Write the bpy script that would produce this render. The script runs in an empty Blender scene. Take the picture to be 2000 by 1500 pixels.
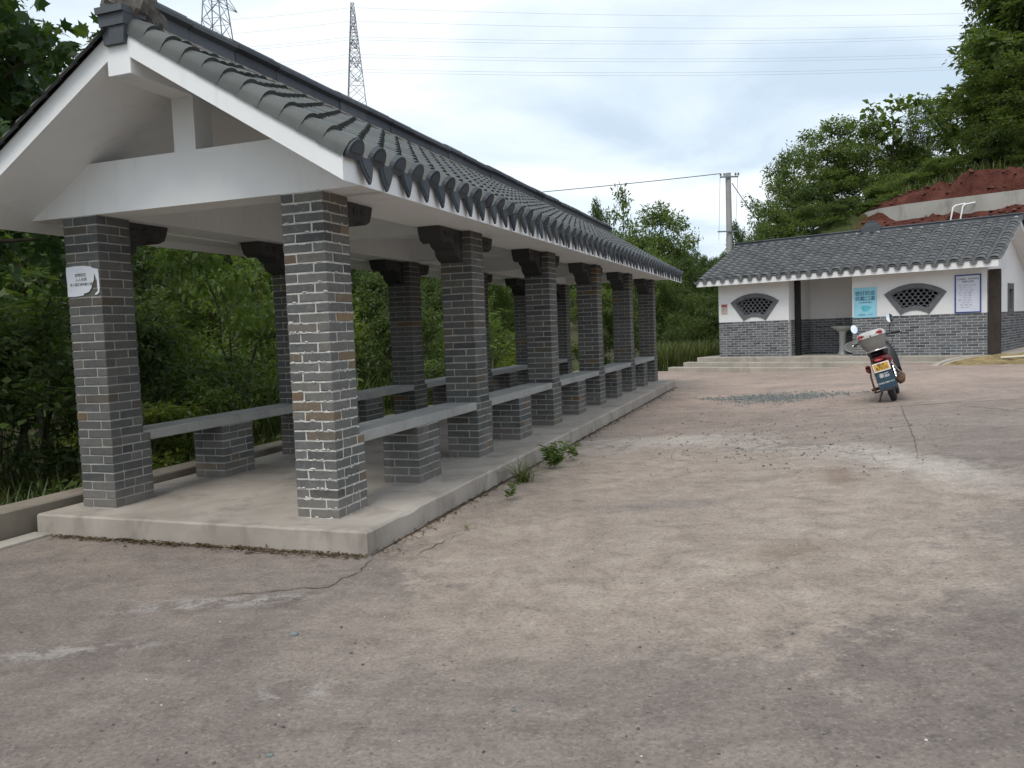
import bpy, math, random
import numpy as np
from mathutils import Matrix, Vector
from mathutils.geometry import tessellate_polygon

scene = bpy.context.scene
R = math.radians

# ------------------------------------------------------------------ camera
F_PX, PITCH, ROLL, CAM_H = 1576.15, R(3.8312), R(2.2006), 1.5
_fw = Vector((0, math.cos(PITCH), -math.sin(PITCH)))
_rt = Vector((1, 0, 0))
_up = _rt.cross(_fw)
C_R = math.cos(ROLL) * _rt - math.sin(ROLL) * _up
C_U = math.cos(ROLL) * _up + math.sin(ROLL) * _rt
C_F = _fw
cam_d = bpy.data.cameras.new("camera")
cam_d.sensor_width = 36.0
cam_d.lens = F_PX / 2000 * 36.0
cam_d.clip_start = 0.05
cam_d.clip_end = 3000
cam = bpy.data.objects.new("camera", cam_d)
scene.collection.objects.link(cam)
m = Matrix((C_R, C_U, -C_F)).transposed().to_4x4()
m.translation = (0, 0, CAM_H)
cam.matrix_world = m
scene.camera = cam

# ------------------------------------------------------------------ sky, sun, exposure
world = bpy.data.worlds.new("World")
scene.world = world
world.use_nodes = True
SUN_EL, SUN_AZ = R(58), R(205)          # azimuth clockwise from +Y
wn, wl = world.node_tree.nodes, world.node_tree.links
wn.clear()


def wnode(t, **k):
    n = wn.new(t)
    for a, b in k.items():
        setattr(n, a, b)
    return n


w_out = wnode("ShaderNodeOutputWorld")
w_sky = wnode("ShaderNodeTexSky", sky_type="NISHITA", sun_disc=False, sun_elevation=SUN_EL, sun_rotation=SUN_AZ,
              air_density=1.2, dust_density=2.0)
w_bg1 = wnode("ShaderNodeBackground")
w_bg1.inputs[1].default_value = 0.1
wl.new(w_sky.outputs[0], w_bg1.inputs[0])
w_tc = wnode("ShaderNodeTexCoord")
w_sep = wnode("ShaderNodeSeparateXYZ")
wl.new(w_tc.outputs["Generated"], w_sep.inputs[0])
w_abs = wnode("ShaderNodeMath", operation="ABSOLUTE")
wl.new(w_sep.outputs[2], w_abs.inputs[0])
w_add = wnode("ShaderNodeMath", operation="ADD")
w_add.inputs[1].default_value = 0.22
wl.new(w_abs.outputs[0], w_add.inputs[0])
w_dx = wnode("ShaderNodeMath", operation="DIVIDE")
w_dy = wnode("ShaderNodeMath", operation="DIVIDE")
wl.new(w_sep.outputs[0], w_dx.inputs[0]); wl.new(w_add.outputs[0], w_dx.inputs[1])
wl.new(w_sep.outputs[1], w_dy.inputs[0]); wl.new(w_add.outputs[0], w_dy.inputs[1])
w_cmb = wnode("ShaderNodeCombineXYZ")
wl.new(w_dx.outputs[0], w_cmb.inputs[0]); wl.new(w_dy.outputs[0], w_cmb.inputs[1])
w_n = wnode("ShaderNodeTexNoise")
w_n.inputs["Scale"].default_value = 1.15
w_n.inputs["Detail"].default_value = 7
w_n.inputs["Roughness"].default_value = 0.5
w_n.inputs["Distortion"].default_value = 0.35
w_map = wnode("ShaderNodeMapping")
w_map.inputs["Location"].default_value = (3.3, 1.7, 0)
w_map.inputs["Scale"].default_value = (1.0, 1.25, 1)
wl.new(w_cmb.outputs[0], w_map.inputs[0]); wl.new(w_map.outputs[0], w_n.inputs[0])
w_rmp = wnode("ShaderNodeValToRGB")
w_rmp.color_ramp.elements[0].position = 0.38
w_rmp.color_ramp.elements[0].color = (0.44, 0.535, 0.63, 1)
w_rmp.color_ramp.elements[1].position = 0.61
w_rmp.color_ramp.elements[1].color = (0.735, 0.775, 0.81, 1)
e = w_rmp.color_ramp.elements.new(0.5)
e.color = (0.60, 0.675, 0.745, 1)
wl.new(w_n.outputs[0], w_rmp.inputs[0])
w_bg2 = wnode("ShaderNodeBackground")
w_bg2.inputs[1].default_value = 1.0
wl.new(w_rmp.outputs[0], w_bg2.inputs[0])
w_mix = wnode("ShaderNodeMixShader")
w_mix.inputs[0].default_value = 0.9
wl.new(w_bg1.outputs[0], w_mix.inputs[1]); wl.new(w_bg2.outputs[0], w_mix.inputs[2])
wl.new(w_mix.outputs[0], w_out.inputs[0])

sun_d = bpy.data.lights.new("sun", "SUN")
sun_d.energy = 1.3
sun_d.angle = R(25)
sun_d.color = (1.0, 0.95, 0.88)
sun = bpy.data.objects.new("sun", sun_d)
scene.collection.objects.link(sun)
_sd = Vector((math.sin(SUN_AZ) * math.cos(SUN_EL), math.cos(SUN_AZ) * math.cos(SUN_EL), math.sin(SUN_EL)))
sun.rotation_euler = _sd.to_track_quat("Z", "Y").to_euler()
scene.view_settings.view_transform = "Standard"
scene.view_settings.look = "None"
scene.view_settings.exposure = 0.6
scene.view_settings.gamma = 1.0
scene.cycles.adaptive_threshold = 0.02
scene.cycles.max_bounces = 5
scene.cycles.diffuse_bounces = 3
scene.cycles.glossy_bounces = 2
scene.cycles.transmission_bounces = 2
scene.cycles.transparent_max_bounces = 2
scene.view_settings.use_curve_mapping = False

# ------------------------------------------------------------------ frames
YAW = R(19.6875)
PAV_O = Vector((-1.0269, 5.419, 0))
PAV_ROT = math.pi / 2 - YAW
PU = Vector((math.sin(YAW), math.cos(YAW), 0))
PV = Vector((-math.cos(YAW), math.sin(YAW), 0))
H_ANG = R(42)
H_O = Vector((12.04, 20.39, 0))
HE = Vector((math.cos(H_ANG), -math.sin(H_ANG), 0))
HD = Vector((math.sin(H_ANG), math.cos(H_ANG), 0))


def pav(u, v, z=0.0):
    p = PAV_O + PU * u + PV * v
    return Vector((p.x, p.y, z))


def hou(a, d, z=0.0):
    p = H_O + HE * a + HD * d
    return Vector((p.x, p.y, z))


def at(px, py, depth):
    """a point of the place seen at a pixel of the 2000x1500 photograph, `depth` metres in front of the lens"""
    q = (C_F + C_R * ((px - 1000) / F_PX) - C_U * ((py - 750) / F_PX)) * depth
    return Vector((q.x, q.y, q.z + CAM_H))


def sstep(t):
    t = np.clip(t, 0, 1)
    return t * t * (3 - 2 * t)


def ground_z(x, y):
    return 0.25 * sstep((np.asarray(x) - 0.33 * np.asarray(y) + 1.0) / 5.0)


# ------------------------------------------------------------------ object helpers
COL = scene.collection
link = COL.objects.link


def tag(o, label=None, cat=None, group=None, kind=None):
    if label: o["label"] = label
    if cat: o["category"] = cat
    if group: o["group"] = group
    if kind: o["kind"] = kind
    return o


def empty(name, loc=(0, 0, 0), rz=0.0):
    o = bpy.data.objects.new(name, None)
    o.location = loc
    o.rotation_euler = (0, 0, rz)
    o.empty_display_size = 0.2
    link(o)
    return o


def new_obj(name, me, parent=None, mat=None, loc=None, matrix=None):
    o = bpy.data.objects.new(name, me)
    if mat is not None and me is not None and not me.materials:
        me.materials.append(mat)
    if parent is not None:
        o.parent = parent
    if matrix is not None:
        o.matrix_local = matrix
    elif loc is not None:
        o.location = loc
    link(o)
    return o


class MB:
    """collects shapes for ONE mesh"""

    def __init__(s):
        s.v, s.f, s.sm = [], [], []

    def add(s, vs, fs, smooth=False):
        b = len(s.v)
        s.v.extend([tuple(map(float, p)) for p in vs])
        s.f.extend([tuple(i + b for i in f) for f in fs])
        s.sm.extend([smooth] * len(fs))
        return s

    def box(s, x0, x1, y0, y1, z0, z1, M=None):
        vs = [(x0, y0, z0), (x1, y0, z0), (x1, y1, z0), (x0, y1, z0), (x0, y0, z1), (x1, y0, z1), (x1, y1, z1), (x0, y1, z1)]
        if M is not None:
            vs = [M @ Vector(p) for p in vs]
        return s.add(vs, [(0, 3, 2, 1), (4, 5, 6, 7), (0, 1, 5, 4), (1, 2, 6, 5), (2, 3, 7, 6), (3, 0, 4, 7)])

    def cbox(s, x0, x1, y0, y1, z0, z1, b=0.01, M=None):
        """box with chamfered edges"""
        vs, idx = [], {}
        lo, hi = (x0, y0, z0), (x1, y1, z1)
        for sx in (0, 1):
            for sy in (0, 1):
                for sz in (0, 1):
                    sg = (sx, sy, sz)
                    for ax in range(3):
                        p = []
                        for k in range(3):
                            c = hi[k] if sg[k] else lo[k]
                            if k != ax:
                                c += -b if sg[k] else b
                            p.append(c)
                        idx[(sg, ax)] = len(vs)
                        vs.append(p)
        fs = []
        for ax in range(3):
            o1, o2 = [k for k in range(3) if k != ax]
            for sv in (0, 1):
                q = []
                for a1, a2 in ((0, 0), (1, 0), (1, 1), (0, 1)):
                    g = [0, 0, 0]; g[ax] = sv; g[o1] = a1; g[o2] = a2
                    q.append(idx[(tuple(g), ax)])
                flip = (sv == 1) != (ax == 1)
                fs.append(tuple(q) if flip else tuple(q[::-1]))
        for ax in range(3):
            o1, o2 = [k for k in range(3) if k != ax]
            for a1 in (0, 1):
                for a2 in (0, 1):
                    g0 = [0, 0, 0]; g1 = [0, 0, 0]
                    g0[ax], g1[ax] = 0, 1
                    g0[o1] = g1[o1] = a1
                    g0[o2] = g1[o2] = a2
                    q = [idx[(tuple(g0), o1)], idx[(tuple(g1), o1)], idx[(tuple(g1), o2)], idx[(tuple(g0), o2)]]
                    flip = ((a1 + a2) % 2 == 0) != (ax == 1)
                    fs.append(tuple(q[::-1]) if flip else tuple(q))
        for sx in (0, 1):
            for sy in (0, 1):
                for sz in (0, 1):
                    g = (sx, sy, sz)
                    q = [idx[(g, 0)], idx[(g, 1)], idx[(g, 2)]]
                    fs.append(tuple(q) if (sx + sy + sz) % 2 else tuple(q[::-1]))
        if M is not None:
            vs = [M @ Vector(p) for p in vs]
        return s.add(vs, fs)

    def tube(s, pts, rad, n=8, smooth=True, cap=True):
        pts = [Vector(p) for p in pts]
        rad = rad if isinstance(rad, (list, tuple)) else [rad] * len(pts)
        vs, fs = [], []
        up = None
        for i, p in enumerate(pts):
            d = (pts[min(i + 1, len(pts) - 1)] - pts[max(i - 1, 0)]).normalized()
            if up is None:
                up = d.orthogonal().normalized()
            x = (up - d * up.dot(d))
            x = x.normalized() if x.length > 1e-6 else d.orthogonal().normalized()
            up = x
            y = d.cross(x)
            for k in range(n):
                a = 2 * math.pi * k / n
                vs.append(p + (x * math.cos(a) + y * math.sin(a)) * rad[i])
        for i in range(len(pts) - 1):
            for k in range(n):
                a, b = i * n + k, i * n + (k + 1) % n
                fs.append((a, b, b + n, a + n))
        s.add(vs, fs, smooth)
        if cap:
            s.add(vs[:n], [tuple(range(n))[::-1]])
            s.add(vs[-n:], [tuple(range(n))])
        return s

    def lathe(s, prof, n=20, M=None, smooth=True):
        vs, fs = [], []
        for r, z in prof:
            for k in range(n):
                a = 2 * math.pi * k / n
                p = Vector((r * math.cos(a), r * math.sin(a), z))
                vs.append(M @ p if M is not None else p)
        for i in range(len(prof) - 1):
            for k in range(n):
                a, b = i * n + k, i * n + (k + 1) % n
                fs.append((a, b, b + n, a + n))
        return s.add(vs, fs, smooth)

    def prism(s, poly, h0, h1, M, holes=()):
        """polygon (x, y), with holes, extruded from h0 to h1 along z, then moved by M"""
        loops = [poly] + list(holes)
        flat = [p for l in loops for p in l]
        tris = tessellate_polygon([[Vector((p[0], p[1], 0)) for p in l] for l in loops])
        n = len(flat)
        vs = [M @ Vector((p[0], p[1], h0)) for p in flat] + [M @ Vector((p[0], p[1], h1)) for p in flat]
        fs = []
        for t in tris:
            a, b, c = [Vector((flat[i][0], flat[i][1])) for i in t]
            ccw = (b - a).cross(c - a) > 0
            t = tuple(t) if ccw else tuple(t)[::-1]
            fs.append(tuple(i + n for i in t))
            fs.append(tuple(t)[::-1])
        base = 0
        for li, l in enumerate(loops):
            area = sum(l[i][0] * l[(i + 1) % len(l)][1] - l[(i + 1) % len(l)][0] * l[i][1] for i in range(len(l)))
            fwd = (area > 0) == (li == 0)
            for i in range(len(l)):
                a, b = base + i, base + (i + 1) % len(l)
                q = (a, b, b + n, a + n)
                fs.append(q if fwd else q[::-1])
            base += len(l)
        return s.add(vs, fs)

    def mesh(s, name, mat=None):
        me = bpy.data.meshes.new(name)
        me.from_pydata(s.v, [], s.f)
        if any(s.sm):
            me.polygons.foreach_set("use_smooth", s.sm)
        me.update()
        if mat is not None:
            me.materials.append(mat)
        return me

    def build(s, name, mat, parent=None, loc=None, matrix=None):
        return new_obj(name, s.mesh(name, mat), parent, None, loc, matrix)


def np_mesh(name, verts, faces, mat, smooth=False):
    """fast mesh from numpy arrays; faces (N,k) all with k corners"""
    me = bpy.data.meshes.new(name)
    nv, nf, k = len(verts), len(faces), faces.shape[1]
    me.vertices.add(nv)
    me.vertices.foreach_set("co", np.ascontiguousarray(verts, np.float32).ravel())
    me.loops.add(nf * k)
    me.loops.foreach_set("vertex_index", np.ascontiguousarray(faces, np.int32).ravel())
    me.polygons.add(nf)
    me.polygons.foreach_set("loop_start", np.arange(0, nf * k, k, dtype=np.int32))
    me.polygons.foreach_set("loop_total", np.full(nf, k, np.int32))
    if smooth:
        me.polygons.foreach_set("use_smooth", np.ones(nf, bool))
    me.update(calc_edges=True)
    me.validate()
    if mat is not None:
        me.materials.append(mat)
    return me


def stamp(base, matrices):
    """join copies of mesh `base` placed by matrices into one mesh"""
    bv = np.array([v.co[:] for v in base.vertices])
    bf = [tuple(p.vertices) for p in base.polygons]
    sm = [p.use_smooth for p in base.polygons]
    b = MB()
    for M in matrices:
        A = np.array(M)
        b.add(bv @ A[:3, :3].T + A[:3, 3], bf)
    b.sm = sm * len(matrices)
    return b


# ------------------------------------------------------------------ materials
class NT:
    def __init__(s, name):
        s.m = bpy.data.materials.new(name)
        s.m.use_nodes = True
        s.t = s.m.node_tree
        s.b = s.t.nodes["Principled BSDF"]
        s.out = s.t.nodes["Material Output"]

    def n(s, typ, **k):
        nd = s.t.nodes.new("ShaderNode" + typ)
        for a, b in k.items():
            setattr(nd, a, b)
        return nd

    def l(s, a, b):
        s.t.links.new(a, b)

    def pos(s):
        if not hasattr(s, "_p"):
            s._p = s.n("NewGeometry").outputs["Position"]
        return s._p

    def loc(s):
        if not hasattr(s, "_o"):
            s._o = s.n("TexCoord").outputs["Object"]
        return s._o

    def scaled(s, vec, sc):
        mp = s.n("Mapping")
        mp.inputs["Scale"].default_value = sc
        s.l(vec, mp.inputs[0])
        return mp.outputs[0]

    def noise(s, vec, scale, detail=5, rough=0.55, dist=0.0):
        nd = s.n("TexNoise")
        nd.inputs["Scale"].default_value = scale
        nd.inputs["Detail"].default_value = detail
        nd.inputs["Roughness"].default_value = rough
        nd.inputs["Distortion"].default_value = dist
        s.l(vec, nd.inputs["Vector"])
        return nd.outputs[0]

    def ramp(s, fac, *stops):
        nd = s.n("ValToRGB")
        r = nd.color_ramp
        while len(r.elements) < len(stops):
            r.elements.new(0.5)
        for el, (p, c) in zip(r.elements, stops):
            el.position = p
            el.color = (c, c, c, 1) if isinstance(c, (int, float)) else (*c, 1)
        s.l(fac, nd.inputs[0])
        return nd.outputs[0]

    def mix(s, fac, a, b, mode="MIX"):
        nd = s.n("MixRGB", blend_type=mode)
        for i, v in enumerate((fac, a, b)):
            if isinstance(v, (int, float)):
                nd.inputs[i].default_value = v if i == 0 else (v, v, v, 1)
            elif isinstance(v, tuple):
                nd.inputs[i].default_value = (*v, 1)
            else:
                s.l(v, nd.inputs[i])
        return nd.outputs[0]

    def math(s, op, a, b=0.0, clamp=False):
        nd = s.n("Math", operation=op, use_clamp=clamp)
        for i, v in enumerate((a, b)):
            if isinstance(v, (int, float)):
                nd.inputs[i].default_value = v
            else:
                s.l(v, nd.inputs[i])
        return nd.outputs[0]

    def bump(s, h, strength=0.3, dist=0.01):
        nd = s.n("Bump")
        nd.inputs["Strength"].default_value = strength
        nd.inputs["Distance"].default_value = dist
        s.l(h, nd.inputs["Height"])
        s.l(nd.outputs[0], s.b.inputs["Normal"])
        return s

    def base(s, c, rough=0.8, metal=0.0, spec=0.3):
        i = s.b.inputs
        if isinstance(c, tuple):
            i["Base Color"].default_value = (*c, 1)
        else:
            s.l(c, i["Base Color"])
        i["Roughness"].default_value = rough
        i["Metallic"].default_value = metal
        i["Specular IOR Level"].default_value = spec
        return s

    def rnd(s):
        """a random number for each separate piece, whether it is an object or an island of a joined mesh"""
        a = s.n("ObjectInfo").outputs["Random"]
        b = s.n("NewGeometry").outputs["Random Per Island"]
        return s.math("FRACT", s.math("ADD", a, b))


MAT = {}


def plain(name, c, rough=0.6, metal=0.0, spec=0.4, var=0.12, scale=9.0):
    t = NT(name)
    n = t.noise(t.loc(), scale, 5)
    dark = tuple(x * (1 - var) for x in c)
    lite = tuple(min(1, x * (1 + var)) for x in c)
    t.base(t.ramp(n, (0.3, dark), (0.7, lite)), rough, metal, spec)
    MAT[name] = t.m
    return t.m


def brick_mat(name, stops, smear=0.25, smear_col=(0.42, 0.41, 0.38)):
    t = NT(name)
    c = t.ramp(t.rnd(), *stops)
    n1 = t.noise(t.pos(), 16, 6, 0.6)
    c = t.mix(t.ramp(n1, (0.3, 0.0), (0.75, 0.55)), c, t.mix(1.0, c, (0.55, 0.55, 0.55), "MULTIPLY"))
    n2 = t.noise(t.pos(), 38, 8, 0.7)
    c = t.mix(t.ramp(n2, (0.62 - smear * 0.2, 0.0), (0.8, smear)), c, smear_col)
    n3 = t.noise(t.pos(), 2.2, 4, 0.6)
    c = t.mix(t.ramp(n3, (0.5, 0.0), (0.8, 0.22)), c, (0.24, 0.18, 0.13))
    sp_ = t.n("SeparateXYZ")
    t.l(t.pos(), sp_.inputs[0])
    zd = t.math("ADD", sp_.outputs[2], t.math("MULTIPLY", t.noise(t.pos(), 3.5, 5, 0.65), -0.5))
    c = t.mix(t.ramp(zd, (0.0, 0.38), (0.16, 0.0)), c, (0.25, 0.22, 0.19))
    t.base(c, 0.82, 0, 0.3)
    t.bump(t.noise(t.pos(), 130, 6, 0.7), 0.35, 0.004)
    MAT[name] = t.m
    return t.m


GREYS = [(0.0, (0.0631, 0.0670, 0.0663)), (0.12, (0.1068, 0.1104, 0.1069)), (0.3, (0.0864, 0.0888, 0.0868)), (0.5, (0.1303, 0.1319, 0.1254)),
         (0.70, (0.1018, 0.1016, 0.0940)), (0.86, (0.1444, 0.1439, 0.1328)), (0.93, (0.0967, 0.0868, 0.0720)), (0.97, (0.1120, 0.0986, 0.0812)),
         (0.98, (0.1730, 0.1231, 0.0738)), (1.0, (0.1526, 0.1036, 0.0599))]
brick_mat("brick_pavilion", [(p, c) for p, c in GREYS])
brick_mat("brick_pale_joint", [(0.0, (0.0429, 0.0435, 0.0463)), (0.08, (0.1043, 0.1063, 0.1046)), (0.35, (0.1228, 0.1256, 0.1211)), (0.6, (0.1473, 0.1486, 0.1426)), (0.78, (0.1719, 0.1691, 0.1568)),
                               (0.84, (0.1473, 0.1268, 0.1010)), (0.9, (0.2087, 0.1510, 0.0950)), (0.95, (0.2578, 0.1751, 0.1010)), (1.0, (0.0614, 0.0555, 0.0535))], 0.4, (0.45, 0.44, 0.41))
brick_mat("brick_house", [(0.0, (0.0682, 0.0756, 0.0864)), (0.3, (0.1240, 0.1318, 0.1416)), (0.6, (0.1612, 0.1684, 0.1776)), (0.85, (0.1984, 0.2025, 0.2064)),
                          (1.0, (0.0930, 0.1000, 0.1104))], 0.3, (0.4, 0.41, 0.42))


def mortar_mat(name, c):
    t = NT(name)
    n = t.noise(t.pos(), 22, 7, 0.65)
    t.base(t.ramp(n, (0.25, tuple(x * 0.62 for x in c)), (0.7, c)), 0.92, 0, 0.2)
    t.bump(t.noise(t.pos(), 90, 6, 0.7), 0.6, 0.006)
    MAT[name] = t.m


mortar_mat("mortar", (0.44, 0.425, 0.40))
mortar_mat("mortar_white", (0.64, 0.62, 0.58))
mortar_mat("mortar_house", (0.56, 0.565, 0.57))
mortar_mat("mortar_rough", (0.17, 0.155, 0.14))


def concrete(name, a, b, stain=(0.10, 0.085, 0.07), st=0.5, scale=1.6):
    t = NT(name)
    n1 = t.noise(t.pos(), scale, 8, 0.6, 0.4)
    c = t.ramp(n1, (0.3, a), (0.7, b))
    n2 = t.noise(t.scaled(t.pos(), (1, 1, 0.45)), scale * 2.3, 7, 0.65, 0.5)
    c = t.mix(t.ramp(n2, (0.52, 0.0), (0.78, st)), c, stain)
    n3 = t.noise(t.pos(), 70, 5, 0.7)
    c = t.mix(t.ramp(n3, (0.45, 0.0), (0.75, 0.25)), c, t.mix(1.0, c, (1.25, 1.22, 1.18), "MULTIPLY"))
    t.base(c, 0.9, 0, 0.25)
    t.bump(t.noise(t.pos(), 110, 6, 0.7), 0.3, 0.004)
    MAT[name] = t.m


concrete("concrete_platform", (0.29, 0.255, 0.22), (0.43, 0.385, 0.34), (0.14, 0.125, 0.11), 0.75)
concrete("concrete_bench", (0.27, 0.27, 0.26), (0.36, 0.355, 0.34), (0.15, 0.15, 0.14), 0.4, 3)
concrete("concrete_step", (0.30, 0.275, 0.235), (0.44, 0.40, 0.35), (0.13, 0.115, 0.10), 0.6)
concrete("concrete_wall", (0.30, 0.285, 0.255), (0.42, 0.40, 0.365), (0.12, 0.11, 0.095), 0.75, 0.9)
concrete("concrete_kerb", (0.19, 0.16, 0.125), (0.29, 0.25, 0.20), (0.09, 0.075, 0.06), 0.6)
concrete("concrete_pole", (0.30, 0.30, 0.29), (0.38, 0.375, 0.36), (0.22, 0.21, 0.20), 0.3)


def plaster(name, c, dirt=(0.40, 0.36, 0.31), amt=0.4):
    t = NT(name)
    n = t.noise(t.pos(), 1.1, 6, 0.6, 0.4)
    col = t.ramp(n, (0.3, tuple(x * 0.9 for x in c)), (0.7, c))
    n2 = t.noise(t.scaled(t.pos(), (1.0, 1.0, 0.12)), 7.0, 7, 0.7)
    n4 = t.noise(t.pos(), 0.9, 4, 0.6)
    k = t.math("MULTIPLY", t.ramp(n2, (0.52, 0.0), (0.74, 1.0)), t.ramp(n4, (0.45, 0.0), (0.65, amt)))
    col = t.mix(k, col, dirt)
    n3 = t.noise(t.pos(), 26, 7, 0.75)
    col = t.mix(t.ramp(n3, (0.62, 0.0), (0.78, amt * 0.8)), col, dirt)
    t.base(col, 0.85, 0, 0.25)
    t.bump(t.noise(t.pos(), 30, 6, 0.65), 0.22, 0.006)
    MAT[name] = t.m


plaster("plaster_pavilion", (0.83, 0.835, 0.835))
plaster("plaster_house", (0.80, 0.80, 0.795), (0.52, 0.49, 0.44), 0.3)


def tile_mat(name, a, b, moss=0.2):
    t = NT(name)
    c = t.ramp(t.rnd(), (0.0, a), (0.6, b), (0.92, tuple(x * 1.1 for x in b)), (1.0, tuple(x * 0.8 for x in a)))
    n = t.noise(t.pos(), 7, 7, 0.65)
    c = t.mix(t.ramp(n, (0.45, 0.0), (0.75, 0.5)), c, t.mix(1.0, c, (0.6, 0.6, 0.58), "MULTIPLY"))
    n2 = t.noise(t.pos(), 45, 6, 0.7)
    c = t.mix(t.ramp(n2, (0.6, 0.0), (0.8, moss)), c, (0.2, 0.2, 0.18))
    t.base(c, 0.62, 0, 0.4)
    t.bump(t.noise(t.pos(), 160, 4, 0.6), 0.2, 0.002)
    MAT[name] = t.m


tile_mat("tile_pavilion", (0.072, 0.078, 0.075), (0.094, 0.10, 0.095), 0.14)
tile_mat("tile_house", (0.08, 0.082, 0.083), (0.108, 0.11, 0.111), 0.3)
tile_mat("tile_glazed", (0.035, 0.042, 0.052), (0.06, 0.07, 0.082), 0.15)
tile_mat("ridge_block", (0.05, 0.057, 0.068), (0.085, 0.094, 0.105), 0.3)
tile_mat("carved", (0.028, 0.028, 0.029), (0.05, 0.05, 0.052), 0.1)


def leaf_mat(name, cols, trans=0.45, rough=0.5, clump=0.9):
    t = NT(name)
    rn = t.n("NewGeometry").outputs["Random Per Island"]
    st = [(i / (len(cols) - 1), c) for i, c in enumerate(cols)]
    c = t.ramp(rn, *st)
    n = t.noise(t.pos(), clump, 3, 0.5)
    c = t.mix(t.ramp(n, (0.35, 0.0), (0.65, 0.75)), c, t.mix(1.0, c, (0.62, 0.66, 0.55), "MULTIPLY"))
    t.base(c, rough, 0, 0.35)
    tr = t.n("BsdfTranslucent")
    t.l(t.mix(1.0, c, (1.5, 1.45, 0.8), "MULTIPLY"), tr.inputs[0])
    mx = t.n("MixShader")
    mx.inputs[0].default_value = trans
    t.l(t.b.outputs[0], mx.inputs[1]); t.l(tr.outputs[0], mx.inputs[2])
    t.l(mx.outputs[0], t.out.inputs[0])
    MAT[name] = t.m


leaf_mat("leaf_dark", [(0.043, 0.072, 0.025), (0.077, 0.117, 0.038), (0.115, 0.159, 0.052), (0.056, 0.090, 0.034)])
leaf_mat("leaf_mid", [(0.071, 0.116, 0.030), (0.120, 0.176, 0.048), (0.169, 0.224, 0.064), (0.100, 0.143, 0.043)])
leaf_mat("leaf_light", [(0.098, 0.167, 0.040), (0.140, 0.211, 0.053), (0.180, 0.245, 0.074), (0.105, 0.156, 0.047)])
leaf_mat("leaf_olive", [(0.066, 0.106, 0.023), (0.099, 0.145, 0.032), (0.132, 0.172, 0.046), (0.072, 0.113, 0.034)])
leaf_mat("leaf_yellow", [(0.10, 0.15, 0.025), (0.15, 0.20, 0.035), (0.19, 0.23, 0.05), (0.11, 0.15, 0.035)])
leaf_mat("leaf_maple", [(0.026, 0.063, 0.020), (0.042, 0.086, 0.024), (0.066, 0.121, 0.033), (0.108, 0.161, 0.044)], 0.4)
leaf_mat("leaf_fallen", [(0.16, 0.10, 0.05), (0.11, 0.08, 0.04), (0.07, 0.06, 0.03)], 0.1)
leaf_mat("grass_blade", [(0.074, 0.114, 0.030), (0.116, 0.158, 0.045), (0.168, 0.176, 0.070), (0.095, 0.123, 0.040)], 0.3)
leaf_mat("grass_dry", [(0.105, 0.123, 0.045), (0.083, 0.114, 0.034), (0.150, 0.162, 0.068), (0.060, 0.104, 0.026)], 0.25)
plain("bark", (0.085, 0.07, 0.055), 0.9, 0, 0.2, 0.4, 6)
plain("cane", (0.19, 0.17, 0.09), 0.7, 0, 0.3, 0.3, 6)
plain("red_paint", (0.13, 0.014, 0.017), 0.35)
plain("reflector", (0.42, 0.07, 0.08), 0.25)
plain("black_plastic", (0.018, 0.018, 0.02), 0.45)
plain("grey_box", (0.21, 0.20, 0.18), 0.42, 0, 0.5, 0.1)
plain("white_box", (0.44, 0.435, 0.41), 0.35, 0, 0.5, 0.08)
plain("chrome", (0.72, 0.72, 0.72), 0.18, 1.0)
plain("mirror", (0.85, 0.87, 0.88), 0.05, 1.0, 0.5, 0.02)
plain("rubber", (0.022, 0.021, 0.021), 0.85)
plain("rusty", (0.13, 0.075, 0.05), 0.75, 0.2, 0.3, 0.5, 20)
plain("engine", (0.11, 0.10, 0.095), 0.6, 0.5, 0.4, 0.4, 20)
plain("plate_yellow", (0.60, 0.34, 0.05), 0.5, 0, 0.4, 0.06)
plain("plate_white", (0.72, 0.72, 0.70), 0.5, 0, 0.4, 0.06)
plain("flap_blue", (0.035, 0.075, 0.11), 0.6)
plain("ink_black", (0.015, 0.015, 0.018), 0.7)
plain("ink_navy", (0.012, 0.04, 0.10), 0.7)
plain("ink_grey", (0.22, 0.22, 0.26), 0.7)
plain("paper_cyan", (0.30, 0.62, 0.74), 0.55, 0, 0.3, 0.1, 3)
plain("paper_teal", (0.13, 0.50, 0.60), 0.55, 0, 0.3, 0.25, 12)
plain("paper_white", (0.66, 0.68, 0.72), 0.6, 0, 0.3, 0.05)
plain("paper_sheet", (0.66, 0.68, 0.76), 0.5, 0, 0.3, 0.03)
plain("frame_blue", (0.02, 0.06, 0.24), 0.4)
plain("notice_red", (0.36, 0.09, 0.08), 0.6)
plain("notice_beige", (0.55, 0.46, 0.40), 0.6)
plain("cement_grey", (0.135, 0.14, 0.148), 0.75, 0, 0.3, 0.15)
plain("wood_dark", (0.042, 0.032, 0.026), 0.6, 0, 0.3, 0.35, 4)
plain("post_black", (0.012, 0.011, 0.011), 0.5)
plain("ceramic", (0.55, 0.55, 0.53), 0.2, 0, 0.5, 0.05)
plain("pvc_white", (0.8, 0.8, 0.8), 0.35, 0, 0.5, 0.03)
plain("bamboo", (0.25, 0.19, 0.09), 0.65, 0, 0.3, 0.4, 3)
plain("bamboo_pale", (0.58, 0.52, 0.42), 0.5, 0, 0.3, 0.1)
plain("steel_lattice", (0.20, 0.22, 0.24), 0.6, 0.3)
plain("cable", (0.05, 0.05, 0.055), 0.6)
plain("wire_grey", (0.30, 0.32, 0.34), 0.6)
plain("insulator", (0.2, 0.19, 0.18), 0.4)
plain("twig", (0.07, 0.05, 0.035), 0.9)


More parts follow.
